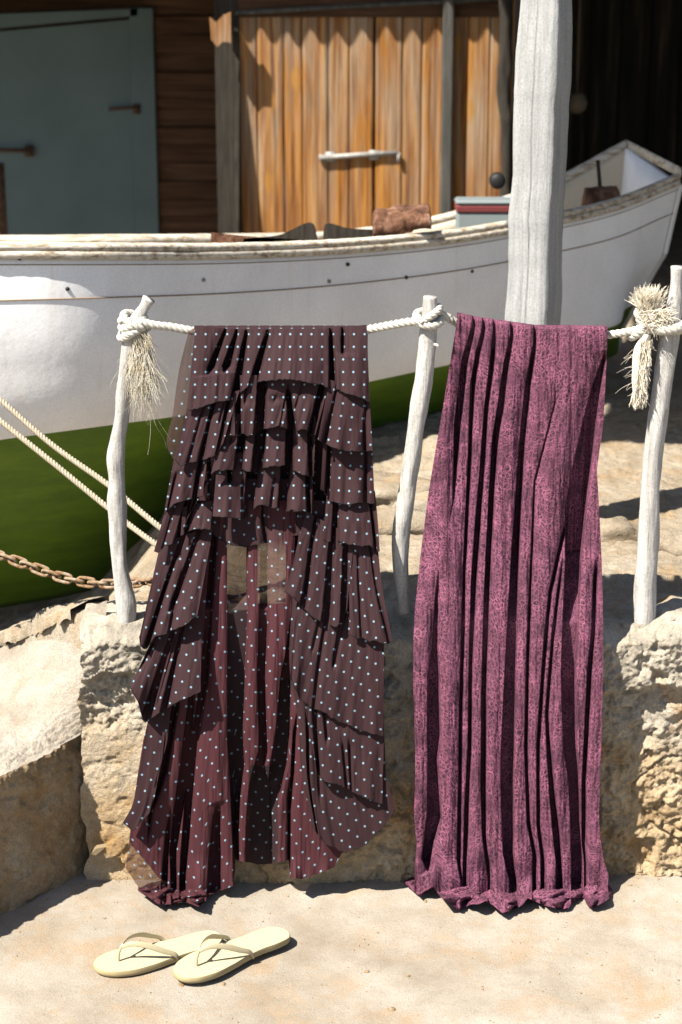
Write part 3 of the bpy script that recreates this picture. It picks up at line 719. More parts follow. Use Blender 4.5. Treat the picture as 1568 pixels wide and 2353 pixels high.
tag(mb.build('hanging_float', M['buoy'], None, True), 'small round float hanging in the dark bay right of the big pole', 'float')

# ------------------------------------------------------------------ big bleached timber pole
def bigpole():
    rows = [(-560, 1235, 1352), (-300, 1215, 1335), (0, 1197, 1315), (100, 1190, 1312), (200, 1183, 1310), (300, 1180, 1306), (400, 1179, 1303), (450, 1174, 1300), (500, 1170, 1298), (600, 1168, 1292), (700, 1162, 1290), (760, 1160, 1288), (1000, 1150, 1282), (1300, 1140, 1275)]
    r = np.array(rows, float); ys = np.linspace(-1300, 1290, 420); Yp = .72
    l = np.interp(ys, r[:, 0], r[:, 1]) + 3.0 * fbm(ys / 150, 1, 0, 4) - (ys < -560) * (ys + 560) * .06; rr = np.interp(ys, r[:, 0], r[:, 2]) + 2.8 * fbm(ys / 130, 9, 0, 4) - (ys < -560) * (ys + 560) * .06
    c = (l + rr) / 2; P = at(c, ys, Yp + .075); wd = (rr - l) / 2 * np.linalg.norm(P - CAM, axis=1) / FPX
    n = 160; a = np.arange(n) * 2 * math.pi / n; out = []
    for i in range(len(ys)):
        # rounded square section turned so its arris runs right of centre
        rot = -R(28); q = ((abs(np.cos(a - rot)) ** 6 + abs(np.sin(a - rot)) ** 6) ** (-1 / 6))
        v = np.stack([np.cos(a) * q, np.sin(a) * q], -1); v[:, 0] /= abs(v[:, 0]).max(); v[:, 1] /= abs(v[:, 1]).max()
        z = P[i, 2]
        d = 1 + .012 * fbm(np.cos(a) * 3, np.sin(a) * 3, z * 6, 4) + .010 * fbm(a * 14, z * 3., 1, 3)
        ca = -R(90) - .38 + .10 * math.sin(z * 2.1) + .05 * float(fbm(z * 6, 4, 0, 3))
        d = d - .075 * np.exp(-((a - (ca % (2 * math.pi))) / .026) ** 2)
        out.append(np.stack([P[i, 0] + v[:, 0] * wd[i] * d, P[i, 1] + v[:, 1] * wd[i] * d, np.full(n, z)], -1))
    o = obj('timber_pole', np.array(out), [f for f in gfaces(len(ys), n, 0, True)] + [tuple(range(n))[::-1]], M['pole']); return o
tag(bigpole(), 'thick bleached grey timber pole with a long crack, standing in front of the boat', 'pole')

# ------------------------------------------------------------------ driftwood fence posts
def fpost(pts, Y, label, extra=(), seed=0):
    p = np.array(pts, float); seg = 150; c = spl(p, seg); P = at(c[:, 0], c[:, 1], np.full(seg, Y)); r = c[:, 2] * np.linalg.norm(P - CAM, axis=1) / FPX
    def disp(pp, a):
        A = a[None, :] + 0 * pp[:, :1]; Z = pp[:, 2:3] + 0 * A
        return 1 + .10 * fbm(np.cos(A) * 1.1 + seed, np.sin(A) * 1.1, Z * 11, 4) + .05 * fbm(np.cos(A) * 4, np.sin(A) * 4 + seed, Z * 16, 3)
    mb = MB(); mb.tube(P, r, 30, disp=disp)
    for (x, y, dx, dy, rr) in extra:      # broken twig stubs
        q = at([x, x + dx * .6, x + dx], [y, y + dy * .5, y + dy], [Y - .005, Y - .02, Y - .026]); mb.tube(q, [rr, rr * .7, rr * .35], 10)
    o = mb.build('fence_post', M['drift'], None, True); return tag(o, label, 'post', 'driftwood fence posts')
YP = .002
fpost([(343, 686, 15), (334, 703, 12), (318, 730, 15), (302, 758, 17), (297, 800, 17), (290, 860, 17), (283, 910, 17), (279, 960, 16), (271, 1010, 17), (266, 1050, 20), (268, 1100, 18), (267, 1150, 21), (271, 1200, 19), (272, 1250, 18), (276, 1300, 18), (284, 1350, 19), (290, 1385, 22), (292, 1430, 20)], YP,
      'knobbly leaning driftwood post left of the dotted dress, with a tan tassel tied on', [(300, 828, 24, -14, .008), (285, 768, -10, -8, .006)], 1)
fpost([(990, 681, 16), (989, 720, 18), (984, 770, 20), (979, 830, 20), (976, 870, 20), (965, 930, 21), (955, 990, 18), (948, 1050, 19), (938, 1110, 18), (928, 1180, 19), (920, 1240, 20), (920, 1300, 18), (924, 1350, 15), (927, 1390, 13), (928, 1408, 13)], -.038,
      'slim driftwood post standing between the dotted dress and the pink garment', [(997, 790, 12, 6, .006)], 4)
fpost([(1558, 612, 15), (1556, 645, 14), (1552, 690, 18), (1545, 740, 21), (1535, 800, 22), (1525, 870, 22), (1512, 960, 22), (1501, 1050, 22), (1494, 1150, 22), (1490, 1250, 23), (1484, 1330, 24), (1481, 1410, 25), (1480, 1450, 25)], YP,
      'smooth pale driftwood post at the right border with a big frayed knot', [], 8)

# ------------------------------------------------------------------ ropes
def rope_mesh(mb, path, r, pitch, nper=9, jit=.04):
    P = np.asarray(path, float); L = np.r_[0, np.cumsum(np.linalg.norm(np.diff(P, axis=0), axis=1))]
    n = max(int(L[-1] / (pitch / 14)), 8); s = np.linspace(0, L[-1], n); C = np.stack([np.interp(s, L, P[:, i]) for i in range(3)], -1)
    T = np.gradient(C, axis=0); T /= np.linalg.norm(T, axis=1)[:, None]
    up = np.array([0, 0, 1.]); 
    A = np.cross(T, up); bad = np.linalg.norm(A, axis=1) < .2; A[bad] = np.cross(T[bad], [0, 1., 0]); A /= np.linalg.norm(A, axis=1)[:, None]; B = np.cross(T, A)
    for k in range(3):
        th = s / pitch * 2 * math.pi + k * 2 * math.pi / 3
        q = C + (A * np.cos(th)[:, None] + B * np.sin(th)[:, None]) * r * .52
        mb.tube(q, r * .56 * (1 + jit * vn(s * 120, k)), nper)
rz_top = lambda x, y, Y=-.004: at(x, y, Y)
def hairs(mb, n, src, d0, spread, length, r=.0007, sag=.0, seed=0, seg=6):
    rg = np.random.RandomState(seed)
    for _ in range(n):
        p = np.array(src) + rg.uniform(-1, 1, 3) * np.array(spread[0]); d = np.array(d0) + rg.normal(0, 1, 3) * np.array(spread[1])
        L = length * rg.uniform(.45, 1.1); pts = []; cur = p.copy(); d = d / np.linalg.norm(d); w = rg.normal(0, .35, 3)
        for k in range(seg):
            pts.append(cur.copy()); cur = cur + d * L / seg; d = d + w * .35 + np.array([0, 0, -sag]); d /= np.linalg.norm(d); w = w * .6 + rg.normal(0, .25, 3)
        mb.tube(np.array(pts), np.linspace(r, r * .35, seg), 3, cap=False)
fr = thing('fence_rope', 'thick off white twisted rope strung along the driftwood posts, carrying the garments', 'rope', tuple(at(784, 755, 0)))
def rp(pts): return np.array([at(x, y, Y) for x, y, Y in pts])
seg1 = spl(rp([(322, 738, -.020), (345, 745, -.018), (395, 752, -.006), (440, 760, 0), (640, 766, 0), (840, 758, 0), (900, 747, -.030), (958, 738, -.055), (975, 738, -.066)]), 200)
mb = MB(); rope_mesh(mb, seg1, .0098, .042); mb.build('rope_span', M['rope'], fr, True)
seg2 = spl(rp([(1005, 722, -.022), (1030, 731, -.014), (1055, 745, .004), (1100, 754, .004), (1180, 765, .004), (1229, 771, .004), (1395, 770, .002), (1440, 763, -.01), (1480, 755, -.02), (1568, 760, -.015), (1700, 756, 0)]), 200)
mb = MB(); rope_mesh(mb, seg2, .0092, .038); mb.build('rope_span', M['rope'], fr, True)
# knots
def coil(mb, cx, cy, R_, turns, h, r, tilt=(0., 0.), Y=YP, n=160, seed=0, ph=0):
    c = at(cx, cy, Y); t_ = np.linspace(0, turns * 2 * math.pi, n) + ph
    P = np.stack([np.cos(t_) * R_, np.sin(t_) * R_, (np.linspace(-.5, .5, n)) * h + tilt[0] * np.cos(t_) * R_ + tilt[1] * np.sin(t_) * R_], -1) + c
    rope_mesh(mb, P, r, .036, 8)
mb = MB(); coil(mb, 306, 748, .026, 2.6, .040, .0098, (.25, .15)); coil(mb, 312, 737, .027, 1.0, .01, .0095, (-.5, .3)); coil(mb, 300, 762, .024, 1.0, .0, .0085, (.5, .2))
mb.build('knot', M['rope'], fr, True)
mb = MB(); coil(mb, 985, 733, .028, 1.3, .012, .0095, (-.12, .3), Y=-.038, ph=2.0); coil(mb, 983, 722, .027, .8, .005, .0092, (.5, .1), Y=-.038, ph=2.6)
mb.tube(spl(rp([(1006, 716, -.04), (1020, 722, -.020), (1036, 729, -.012)]), 12), .007, 8); mb.build('knot', M['rope'], fr, True)
mb = MB(); coil(mb, 1535, 745, .042, 1.5, .03, .012, (.05, .1)); coil(mb, 1500, 742, .028, 1.6, .04, .012, (.3, .1)); coil(mb, 1478, 755, .026, 1.2, .03, .012, (.6, -.1)); coil(mb, 1490, 725, .022, 1.2, .02, .012, (-.3, .1))
mb.build('knot', M['rope'], fr, True)
mb = MB(); c = at(1492, 705, -.02); hairs(mb, 620, c, (-.05, -.1, 1), ((.026, .015, .016), (.38, .3, .2)), .052, .0013, .05, 3)
c = at(1500, 735, -.03); hairs(mb, 300, c, (.6, -.2, .25), ((.03, .012, .02), (.6, .4, .5)), .045, .0011, .1, 4)
mb.build('frayed_tuft', M['fluff'], fr, True)
mb = MB()      # hanging tassel of the right knot
for i in range(9):
    a = i * .7; x = 1480 + 11 * math.cos(a); dY = -.02 + .008 * math.sin(a)
    pth = spl(rp([(1486 + 5 * math.cos(a), 768, dY), (x - 4, 800, dY), (x - 9, 850, dY), (1470 + 14 * math.cos(a * 1.3), 905, dY)]), 14); mb.tube(pth, [.006] * 3 + [.0078] * 8 + [.006, .005, .003], 8)
for k in range(7): c = at(1484 - k * 2.4, 790 + k * 18, -.03); hairs(mb, 110, c, (0, 0, -1), ((.014, .009, .012), (.20, .2, .25)), .034, .0014, .05, 20 + k)
c = at(1470, 905, -.025); hairs(mb, 220, c, (-.05, 0, -1), ((.015, .008, .008), (.10, .1, .1)), .038, .0014, .1, 9)
c = at(1475, 850, -.03); hairs(mb, 14, c, (-1, 0, -.3), ((.015, .008, .06), (.3, .3, .4)), .07, .0005, .1, 19)
mb.build('tassel', M['fluff'], fr, True)
mb = MB()      # long combed tassel of the left knot
c = at(318, 775, -.012); hairs(mb, 620, c, (.10, 0, -1), ((.020, .008, .016), (.09, .07, .12)), .16, .0007, .12, 31, 9)
c = at(322, 765, -.015); hairs(mb, 130, c, (.45, -.05, -.7), ((.018, .01, .012), (.22, .15, .2)), .055, .0007, .1, 34)
c = at(326, 850, -.008); hairs(mb, 200, c, (.0, 0, -1), ((.020, .008, .03), (.06, .05, .1)), .11, .0005, .12, 32, 9)
c = at(338, 880, -.005); hairs(mb, 9, c, (.05, 0, -1), ((.008, .005, .02), (.08, .05, .1)), .20, .0005, .12, 36, 12)
mb.build('tassel', M['fraytan'], fr, True)
# mooring ropes
for (pts, lb) in (([(-260, 700, .55), (0, 918, .42), (120, 1022, .34), (250, 1115, .25), (368, 1212, .14), (470, 1290, .06)], 'upper of the two slanting mooring ropes, passing behind the left post'),
                  ([(-260, 752, .52), (0, 966, .38), (120, 1062, .30), (240, 1160, .22), (300, 1208, .17), (360, 1252, .11), (450, 1315, .05)], 'lower of the two slanting mooring ropes, just above the rusty chain')):
    mb = MB(); rope_mesh(mb, spl(rp(pts), 200), .0072, .030); tag(mb.build('mooring_rope', M['rope2'], None, True), lb, 'rope', 'slanting mooring ropes')
# chain
ch = thing('rusty_chain', 'rusty pale iron chain curving from the left border to the foot of the left post', 'chain', tuple(at(150, 1330, .1)))
cp = spl(rp([(-140, 1235, .16), (-40, 1263, .14), (20, 1283, .13), (80, 1305, .12), (140, 1326, .11), (200, 1338, .10), (250, 1342, .09), (300, 1340, .09), (360, 1336, .09), (420, 1340, .09)]), 400)
L = np.r_[0, np.cumsum(np.linalg.norm(np.diff(cp, axis=0), axis=1))]; step = .0300; k = 0; s = 0
lm = None
while s < L[-1]:
    i = np.searchsorted(L, s); i = min(i, 397); C = cp[i]; T = cp[i + 2] - cp[i]; T /= np.linalg.norm(T)
    a = np.arange(28) * 2 * math.pi / 28; hw, hl = .0105, .0125
    lx_ = np.sign(np.cos(a)) * hl * (abs(np.cos(a)) > .0) * np.clip(abs(np.cos(a)) * 3, 0, 1) + np.cos(a) * .0105; ly_ = np.sin(a) * hw
    side_ = np.cross(T, [0, 0, 1.]); side_ /= np.linalg.norm(side_); upv = np.cross(side_, T)
    rr_ = R(40 + random.uniform(-14, 14)) + (math.pi / 2 if k % 2 else 0); W = side_ * math.cos(rr_) + upv * math.sin(rr_)
    mb = MB(); mb.tube(C + lx_[:, None] * T + ly_[:, None] * W, .0042, 8, closed=True); mb.build('chain_link', M['chain'], ch, True); s += step; k += 1

# ================================================================== GARMENTS
def Ybase(y): return sm(np.clip(y, 700, 2150), [700, 780, 950, 1100, 1250, 1400, 1550, 1750, 2000, 2150], [-.022, -.028, -.034, -.044, -.068, -.102, -.128, -.143, -.150, -.152])
def relief(x, gl, H=.012, p=4):
    """x: positions along a row; gl: grooves (centre, halfwidth, depth) sorted by centre. Rounded panels between dropped grooves."""
    x = np.asarray(x, float); m_ = np.ones_like(x); g_ = np.zeros_like(x); rad = 20. if p < 3.5 else 13.
    for c, w_, d in list(gl) + [(x[0] - 1, 1., 0), (x[-1] + 1, 1., 0)]:
        if w_ <= .02: continue
        s_ = min(1., w_ / 1.6); dist = np.maximum(abs(x - c) - w_, 0)
        m_ = m_ * (1 - s_ * .8 * np.exp(-(dist / rad) ** 1.3) * np.where(x > c, 1.0, .8))
        cut = np.clip((w_ - abs(x - c)) / .8 + .5, 0, 1) * min(1., w_ / .8)
        g_ = np.maximum(g_, cut * d); g_ = np.maximum(g_, np.where((x >= c + w_) & (x < c + w_ + 6), d * .40 * (1 - (x - c - w_) / 6), 0) * s_)
    return H * m_ - g_
def blur(h, n):
    k = np.hanning(n + 2)[1:-1]; k /= k.sum(); return np.convolve(np.pad(h, n // 2, 'edge'), k, 'valid')[:len(h)]

# ---- pink crackle garment
def pink():
    G = [  # (list of (y, x, halfwidth, depth m))
        [(738,1089,2,.012),(827,1067,5,.028),(982,1050,5,.03),(1080,1045,2.2,.016),(1160,1041,.8,.004),(1240,1030,0,0),(1320,1010,0,0),(1400,1003,2,.01),(1516,999,4,.02),(1591,995,10,.035),(1723,996,12,.04),(1791,993,8,.035),(1916,997,13,.04),(2016,980,9,.03),(2060,985,0,0)],
        [(741,1112,2,.012),(800,1098,3,.02),(876,1086,3.5,.025),(1015,1080,2,.018),(1311,1067,2,.016),(1641,1058,2.,.016),(1816,1056,2.,.016),(1991,1054,3,.02),(2040,1062,2,.01)],
        [(741,1136,2,.012),(800,1132,3,.02),(932,1117,3,.022),(1081,1107,3.5,.025),(1213,1097,4.5,.028),(1344,1088,4,.026),(1541,1081,2.5,.02),(1723,1079,2.5,.02),(1866,1072,3,.02),(1991,1068,3,.02)],
        [(749,1176,2,.012),(817,1163,4,.024),(916,1150,4.5,.028),(998,1138,5,.03),(1130,1129,4,.026),(1344,1119,4,.026),(1591,1111,3,.022),(1816,1110,4,.024),(1941,1112,3,.02),(2041,1124,2,.01)],
        [(757,1229,2,.012),(866,1212,4,.026),(998,1199,4,.028),(1130,1191,5,.032),(1245,1184,6,.035),(1391,1177,7,.04),(1541,1171,9,.045),(1723,1166,12,.05),(1816,1164,11,.05),(1966,1167,9,.045),(2026,1178,6,.03)],
        [(820,1278,0,0),(900,1276,.9,.003),(1091,1229,1.2,.006),(1291,1221,1.5,.01),(1491,1213,1.8,.014),(1723,1208,2.,.016),(1916,1214,2.2,.018),(1991,1228,3,.018)],
        [(1090,1318,0,0),(1130,1313,1.8,.012),(1213,1293,2,.016),(1350,1264,2,.016),(1491,1251,2,.016),(1723,1236,2,.016),(1916,1237,2.5,.02),(1991,1247,3,.02)],
        [(1250,1296,0,0),(1341,1284,1.8,.012),(1451,1271,2,.014),(1641,1256,2.,.014),(1716,1260,3,.02),(1816,1267,4,.025),(1916,1277,6,.03),(1991,1284,5,.025)],
        [(775,1391,.0,.0),(800,1386,2,.02),(860,1370,7,.03),(949,1353,11,.045),(1048,1337,16,.055),(1147,1322,20,.06),(1278,1316,14,.055),(1391,1311,14,.05),(1541,1305,13,.05),(1723,1308,11,.045),(1791,1317,9,.045),(1916,1321,8,.04),(2000,1325,10,.03)],
        [(1270,1370,0,0),(1316,1367,2.2,.018),(1441,1363,2.5,.02),(1541,1354,3,.022),(1723,1346,3,.022),(1816,1341,2.5,.02),(1966,1341,3,.02),(2010,1345,2,.01)]]
    left = [(1052,728),(1034,840),(1015,962),(985,1150),(966,1300),(954,1420),(950,1500),(950,1600),(955,1800),(952,1900),(955,1990),(952,2034)]
    right = [(1396,758),(1392,850),(1387,950),(1372,1060),(1377,1150),(1382,1250),(1385,1350),(1387,1500),(1383,1700),(1377,1880),(1380,1940),(1388,2000),(1400,2045)]
    NU, NV = 460, 620
    hem = [(900,2030),(928,2032),(962,2056),(1000,2038),(1020,2066),(1060,2090),(1084,2078),(1104,2078),(1122,2070),(1140,2082),(1160,2098),(1190,2088),(1205,2080),(1216,2064),(1250,2080),(1290,2090),(1308,2086),(1318,2068),(1340,2062),(1358,2088),(1385,2075),(1405,2062),(1420,2050)]
    top_y = lambda x: np.interp(x, [1052, 1100, 1180, 1230, 1396], [728, 739, 750, 757, 759])
    P = np.zeros((NV, NU, 3)); UV = np.zeros((NV, NU, 2)); YG = 2008.
    for j in range(NV):
        v = j / (NV - 1); yr = 728 + v * (2100 - 728)
        xl = iy(min(yr, 2034), left); xr = iy(min(yr, 2045), right); x = np.linspace(xl, xr, NU)
        ty = top_y(x) + 2 * np.sin(x / 5.) * 0; hy = np.interp(x, [h[0] for h in hem], [h[1] for h in hem])
        # vertical position: top edge follows the rope, bottom rows follow the hem
        y = ty + (yr - 728) * (hy - ty) / (2100 - 728)
        sw = sstep(1820, 2000, yr); x = x + sw * 5 * vn(yr / 55, 2, 9) * np.sin(np.linspace(0, math.pi, NU)) + sw * 4 * vn(x / 40, yr / 45, 12)
        gl = []
        for g in G:
            a = np.array(g, float)
            if (a[0, 0] <= yr or a[0, 0] < 780) and yr <= a[-1, 0] + (140 if a[-1, 0] > 1950 else 40):
                gl.append(tuple(np.interp(yr, a[:, 0], a[:, k]) * (1, 1.12, 2.1)[k - 1] for k in (1, 2, 3)))
        fade = .35 + .65 * sstep(735, 900, yr)
        h = relief(x, gl, .019 * (.5 + .5 * fade), 2.8) ; 
        h = blur(h, 3)
        h = h + .0022 * fbm(x / 14, yr / 190, 1, 3) + .0012 * fbm(x / 5, yr / 30, 4, 2) + .006 * fbm(x / 60, yr / 260, 2, 2) * fade
        Yb = Ybase(y) - h
        fl = sstep(1900, 2045, y); Yb = Yb - fl * (.020 * vn(x / 26, yr / 70, 8) + .012)
        if yr < 790: Yb = np.minimum(Yb, -.0085)
        tp = sstep(752, 728, yr); Yb = Yb + tp * .002
        # puddle: below YG rows lie forward on the ground
        gs = 2050 + 8 * vn(x / 45, 3); g_ = sstep(gs, gs + 14, y)
        Yb = np.minimum(Yb, np.interp(y, [1180, 1430], [.06, -.096])); pv = at(x, y, Yb)
        cr = 1.1 * vn((x + y * 1.4) / 34, (y - x * .25) / 20, 6) + .45 * vn((x - y) / 15, y / 12, 3)
        zc = .014 + .020 * (1 + cr) * sstep(2100, 2040, y) * .9 + np.maximum(h, -.012) * .8
        pg = atz(x, y, np.maximum(zc, .008)); 
        P[j] = pv * (1 - g_[:, None]) + pg * g_[:, None]
        P[j, :, 2] = np.maximum(P[j, :, 2], .006)
        # cloth-length coordinates along the row
        hh_ = np.r_[0, np.cumsum(np.sqrt(np.diff(x / 950) ** 2 + (np.diff(h)) ** 2))]
        UV[j, :, 0] = hh_ - hh_[NU // 2]; UV[j, :, 1] = -yr / 950
    # over the rope and down behind it
    back = []; ub = []
    for k in range(1, 60):
        s = k / 59.; 
        if k <= 8:
            a = k / 8. * math.pi; off = np.array([0, .014 * (1 - math.cos(a)), .008 * math.sin(a)])
            p = P[0] + off
        else:
            q = (k - 8) / 51.; p = P[0] + np.array([0, .03, 0]) + np.array([0, 0, -.55 * q]); p = p + np.array([0, 1, 0]) * (.008 * fbm(np.arange(NU) / 18., q * 2, 3, 3))[:, None]; p[:, 0] = p[:, 0] * (1 - .1 * q) + P[0, :, 0].mean() * .1 * q
        back.append(p); u_ = UV[0].copy(); u_[:, 1] += .012 * k; ub.append(u_)
    P = np.concatenate([np.array(back[::-1]), P]); UV = np.concatenate([np.array(ub[::-1]), UV])
    t = thing('long_skirt', 'long pink and plum crackle print skirt draped over the rope, hem pooled on the ground', 'skirt', tuple(at(1170, 2050, -.12)))
    o = obj('skirt_cloth', P, gfaces(P.shape[0], NU), M['purple'], t, uv=UV)
    # crumpled hem folds lying on the ground
    def lobe(poly, z0, h, seed, rot=0):
        c = np.array(poly, float); n = len(c); m = c.mean(0); K = 9; rows = []; 
        cc = spl(np.c_[np.r_[c, c[:1]], np.zeros(n + 1)], 60)[:-1, :2]
        for k in range(K):
            s = 1 - k / (K - 1) * .96; rows.append(m + (cc - m) * s)
        rows = np.array(rows); hz = np.array([0, .45, .7, .85, .95, 1, 1, 1, 1])[:, None]
        nz = fbm((rows[..., 0] + rows[..., 1]) / 26 + seed, rows[..., 1] / 15, seed, 2); z = z0 + h * hz * (.75 + .4 * nz)
        p = atz(rows[..., 0], rows[..., 1], z); uvl = np.stack([rows[..., 0] / 950, -rows[..., 1] / 600], -1)
        obj('hem_fold', p, [f for f in gfaces(K, 59, 0, True)], M['purple'], t, uv=uvl)
    lobe([(926,2026),(950,2014),(975,2018),(1000,2020),(1000,2036),(985,2046),(966,2058),(945,2044)], .002, .026, 1)
    lobe([(1001,2030),(1040,2020),(1090,2030),(1112,2050),(1100,2062),(1062,2076),(1058,2092),(1030,2072),(1008,2052)], .002, .036, 2)
    lobe([(1095,2056),(1130,2040),(1170,2046),(1195,2062),(1200,2072),(1180,2080),(1160,2100),(1140,2086),(1140,2072),(1110,2076)], .002, .034, 3)
    lobe([(1135,2076),(1165,2062),(1204,2068),(1206,2076),(1185,2082),(1166,2098),(1145,2090)], .004, .026, 7)
    lobe([(1210,2046),(1250,2036),(1310,2040),(1345,2052),(1340,2064),(1318,2066),(1306,2090),(1275,2086),(1245,2078),(1212,2062)], .002, .034, 4)
    lobe([(1330,2030),(1370,2020),(1404,2034),(1410,2056),(1380,2074),(1358,2090),(1346,2074),(1340,2054)], .002, .036, 5)
pink()

# ---- dotted tiered dress
dress = thing('dotted_dress', 'dark plum chiffon dress with pale blue dots and ruffled tiers hung over the rope', 'dress', tuple(at(600, 2050, -.12)))
def curve(pts, n, sharp=False):
    a = np.array(pts, float); d = np.r_[0, np.cumsum(np.linalg.norm(np.diff(a, axis=0), axis=1))]
    t_ = np.linspace(0, d[-1], n)
    if sharp or len(a) < 3: return np.stack([np.interp(t_, d, a[:, 0]), np.interp(t_, d, a[:, 1])], -1)
    return spl(np.c_[a, np.zeros(len(a))], n)[:, :2]
def patch(name, top, bot, folds=(), d0=.02, d1=.045, m='dots', nu=None, nv=None, rot=0., H=.010, wav=.006, hem=True, sharp=True, left=None, right=None, curl=.006, seed=0):
    T = curve(top, 400, True); B = curve(bot, 400, True)
    wpx = max(np.ptp(T[:, 0]), np.ptp(B[:, 0])) ; hpx = abs(B[:, 1].mean() - T[:, 1].mean())
    nu = nu or int(max(30, wpx / 1.6)); nv = nv or int(max(20, hpx / 3.2))
    T = curve(top, nu, True); B = curve(bot, nu, True)
    k = max(3, nu // (18 if hem else 40)) | 1
    for C in (T, B):
        for q in (0, 1): C[:, q] = blur(C[:, q], k) if k > 2 else C[:, q]
    rg = np.random.RandomState(seed + 50); rnd = []
    for q in range(0 if name in ('yoke', 'side_panel') else int(wpx / (48 if seed in (23, 24, 25, 26, 16, 15) else 75))):
        c0 = rg.uniform(.04, .96); va = rg.choice([-.3, 0., .3]); rnd.append((c0, c0 + rg.normal(0, .04), rg.uniform(.8, 2.6), rg.uniform(.006, .014), va, rg.choice([.6, 1.4])))
    bw = (2.2 * vn(np.linspace(0, wpx / 14, nu), seed) + 1.5 * vn(np.linspace(0, wpx / 5, nu), seed + 9)) if hem else np.zeros(nu); B[:, 1] += bw
    u = np.linspace(0, 1, nu); P = np.zeros((nv, nu, 3)); UV = np.zeros((nv, nu, 2)); cr, sr = math.cos(rot), math.sin(rot)
    LX = curve(left, nv, False) if left else None; RX = curve(right, nv, False) if right else None
    for j in range(nv):
        v = j / (nv - 1); xy = T * (1 - v) + B * v
        if LX is not None: xy = xy + ((LX[j] - xy[0])[None] * (1 - u)[:, None])
        if RX is not None: xy = xy + ((RX[j] - xy[-1])[None] * u[:, None])
        gl = []
        for f in folds:      # (u_top, u_bottom, halfwidth_top px, halfwidth_bottom px, depth[, v0, v1])
            v0, v1 = (f[5], f[6]) if len(f) > 5 else (0, 1)
            if v0 - .001 <= v <= v1 + .001:
                s = (v - v0) / max(v1 - v0, 1e-3); e_ = min(1, min(s * 6 + (1 if v0 == 0 else 0), (1 - s) * 6 + (1 if v1 == 1 else 0)))
                gl.append(((f[0] + (f[1] - f[0]) * s) * wpx, (f[2] + (f[3] - f[2]) * s) * e_ * 1.15, f[4] * e_ * 1.6))
        for (c0, c1, w0, dd, va, vb) in rnd:
            e_ = sstep(va, va + .2, v) * (1 - sstep(vb - .2, vb, v)); gl.append(((c0 + (c1 - c0) * v) * wpx, w0 * e_, dd * e_))
        if name == 'yoke': gl = [(a_, b_ * (.5 + .5 * sstep(0, .3, v)), c_) for a_, b_, c_ in gl]
        h = relief(u * wpx, gl, H * (.5 + .8 * v), 3); h = blur(h, 3)
        h = h + wav * v * fbm(u * wpx / 22 + seed, v * 1.2, seed, 2) + .0006 * fbm(u * wpx / 7, v * hpx / 40, seed + 3, 3)
        d = d0 + (d1 - d0) * v + curl * max(0, (v - .85) / .15) ** 2 * 0
        Y = Ybase(xy[:, 1]) - d - h
        if name == 'yoke': Y = np.where(xy[:, 1] < 785, np.minimum(Y, -.0085), Y)
        P[j] = at(xy[:, 0], xy[:, 1], Y)
        P[j, :, 2] = np.maximum(P[j, :, 2], .008)
        a = (xy[:, 0]) / 950 + h * .2; b = -(xy[:, 1]) / 950 * 1.0
        UV[j, :, 0] = a * cr - b * sr + seed * .013; UV[j, :, 1] = a * sr + b * cr
    o = obj(name, P, gfaces(nv, nu), M[m], dress, uv=UV)
    if hem:
        mb = MB(); mb.tube(P[-1], .0013, 5); mb.build('hem', M['hem'], o, True)
    return o
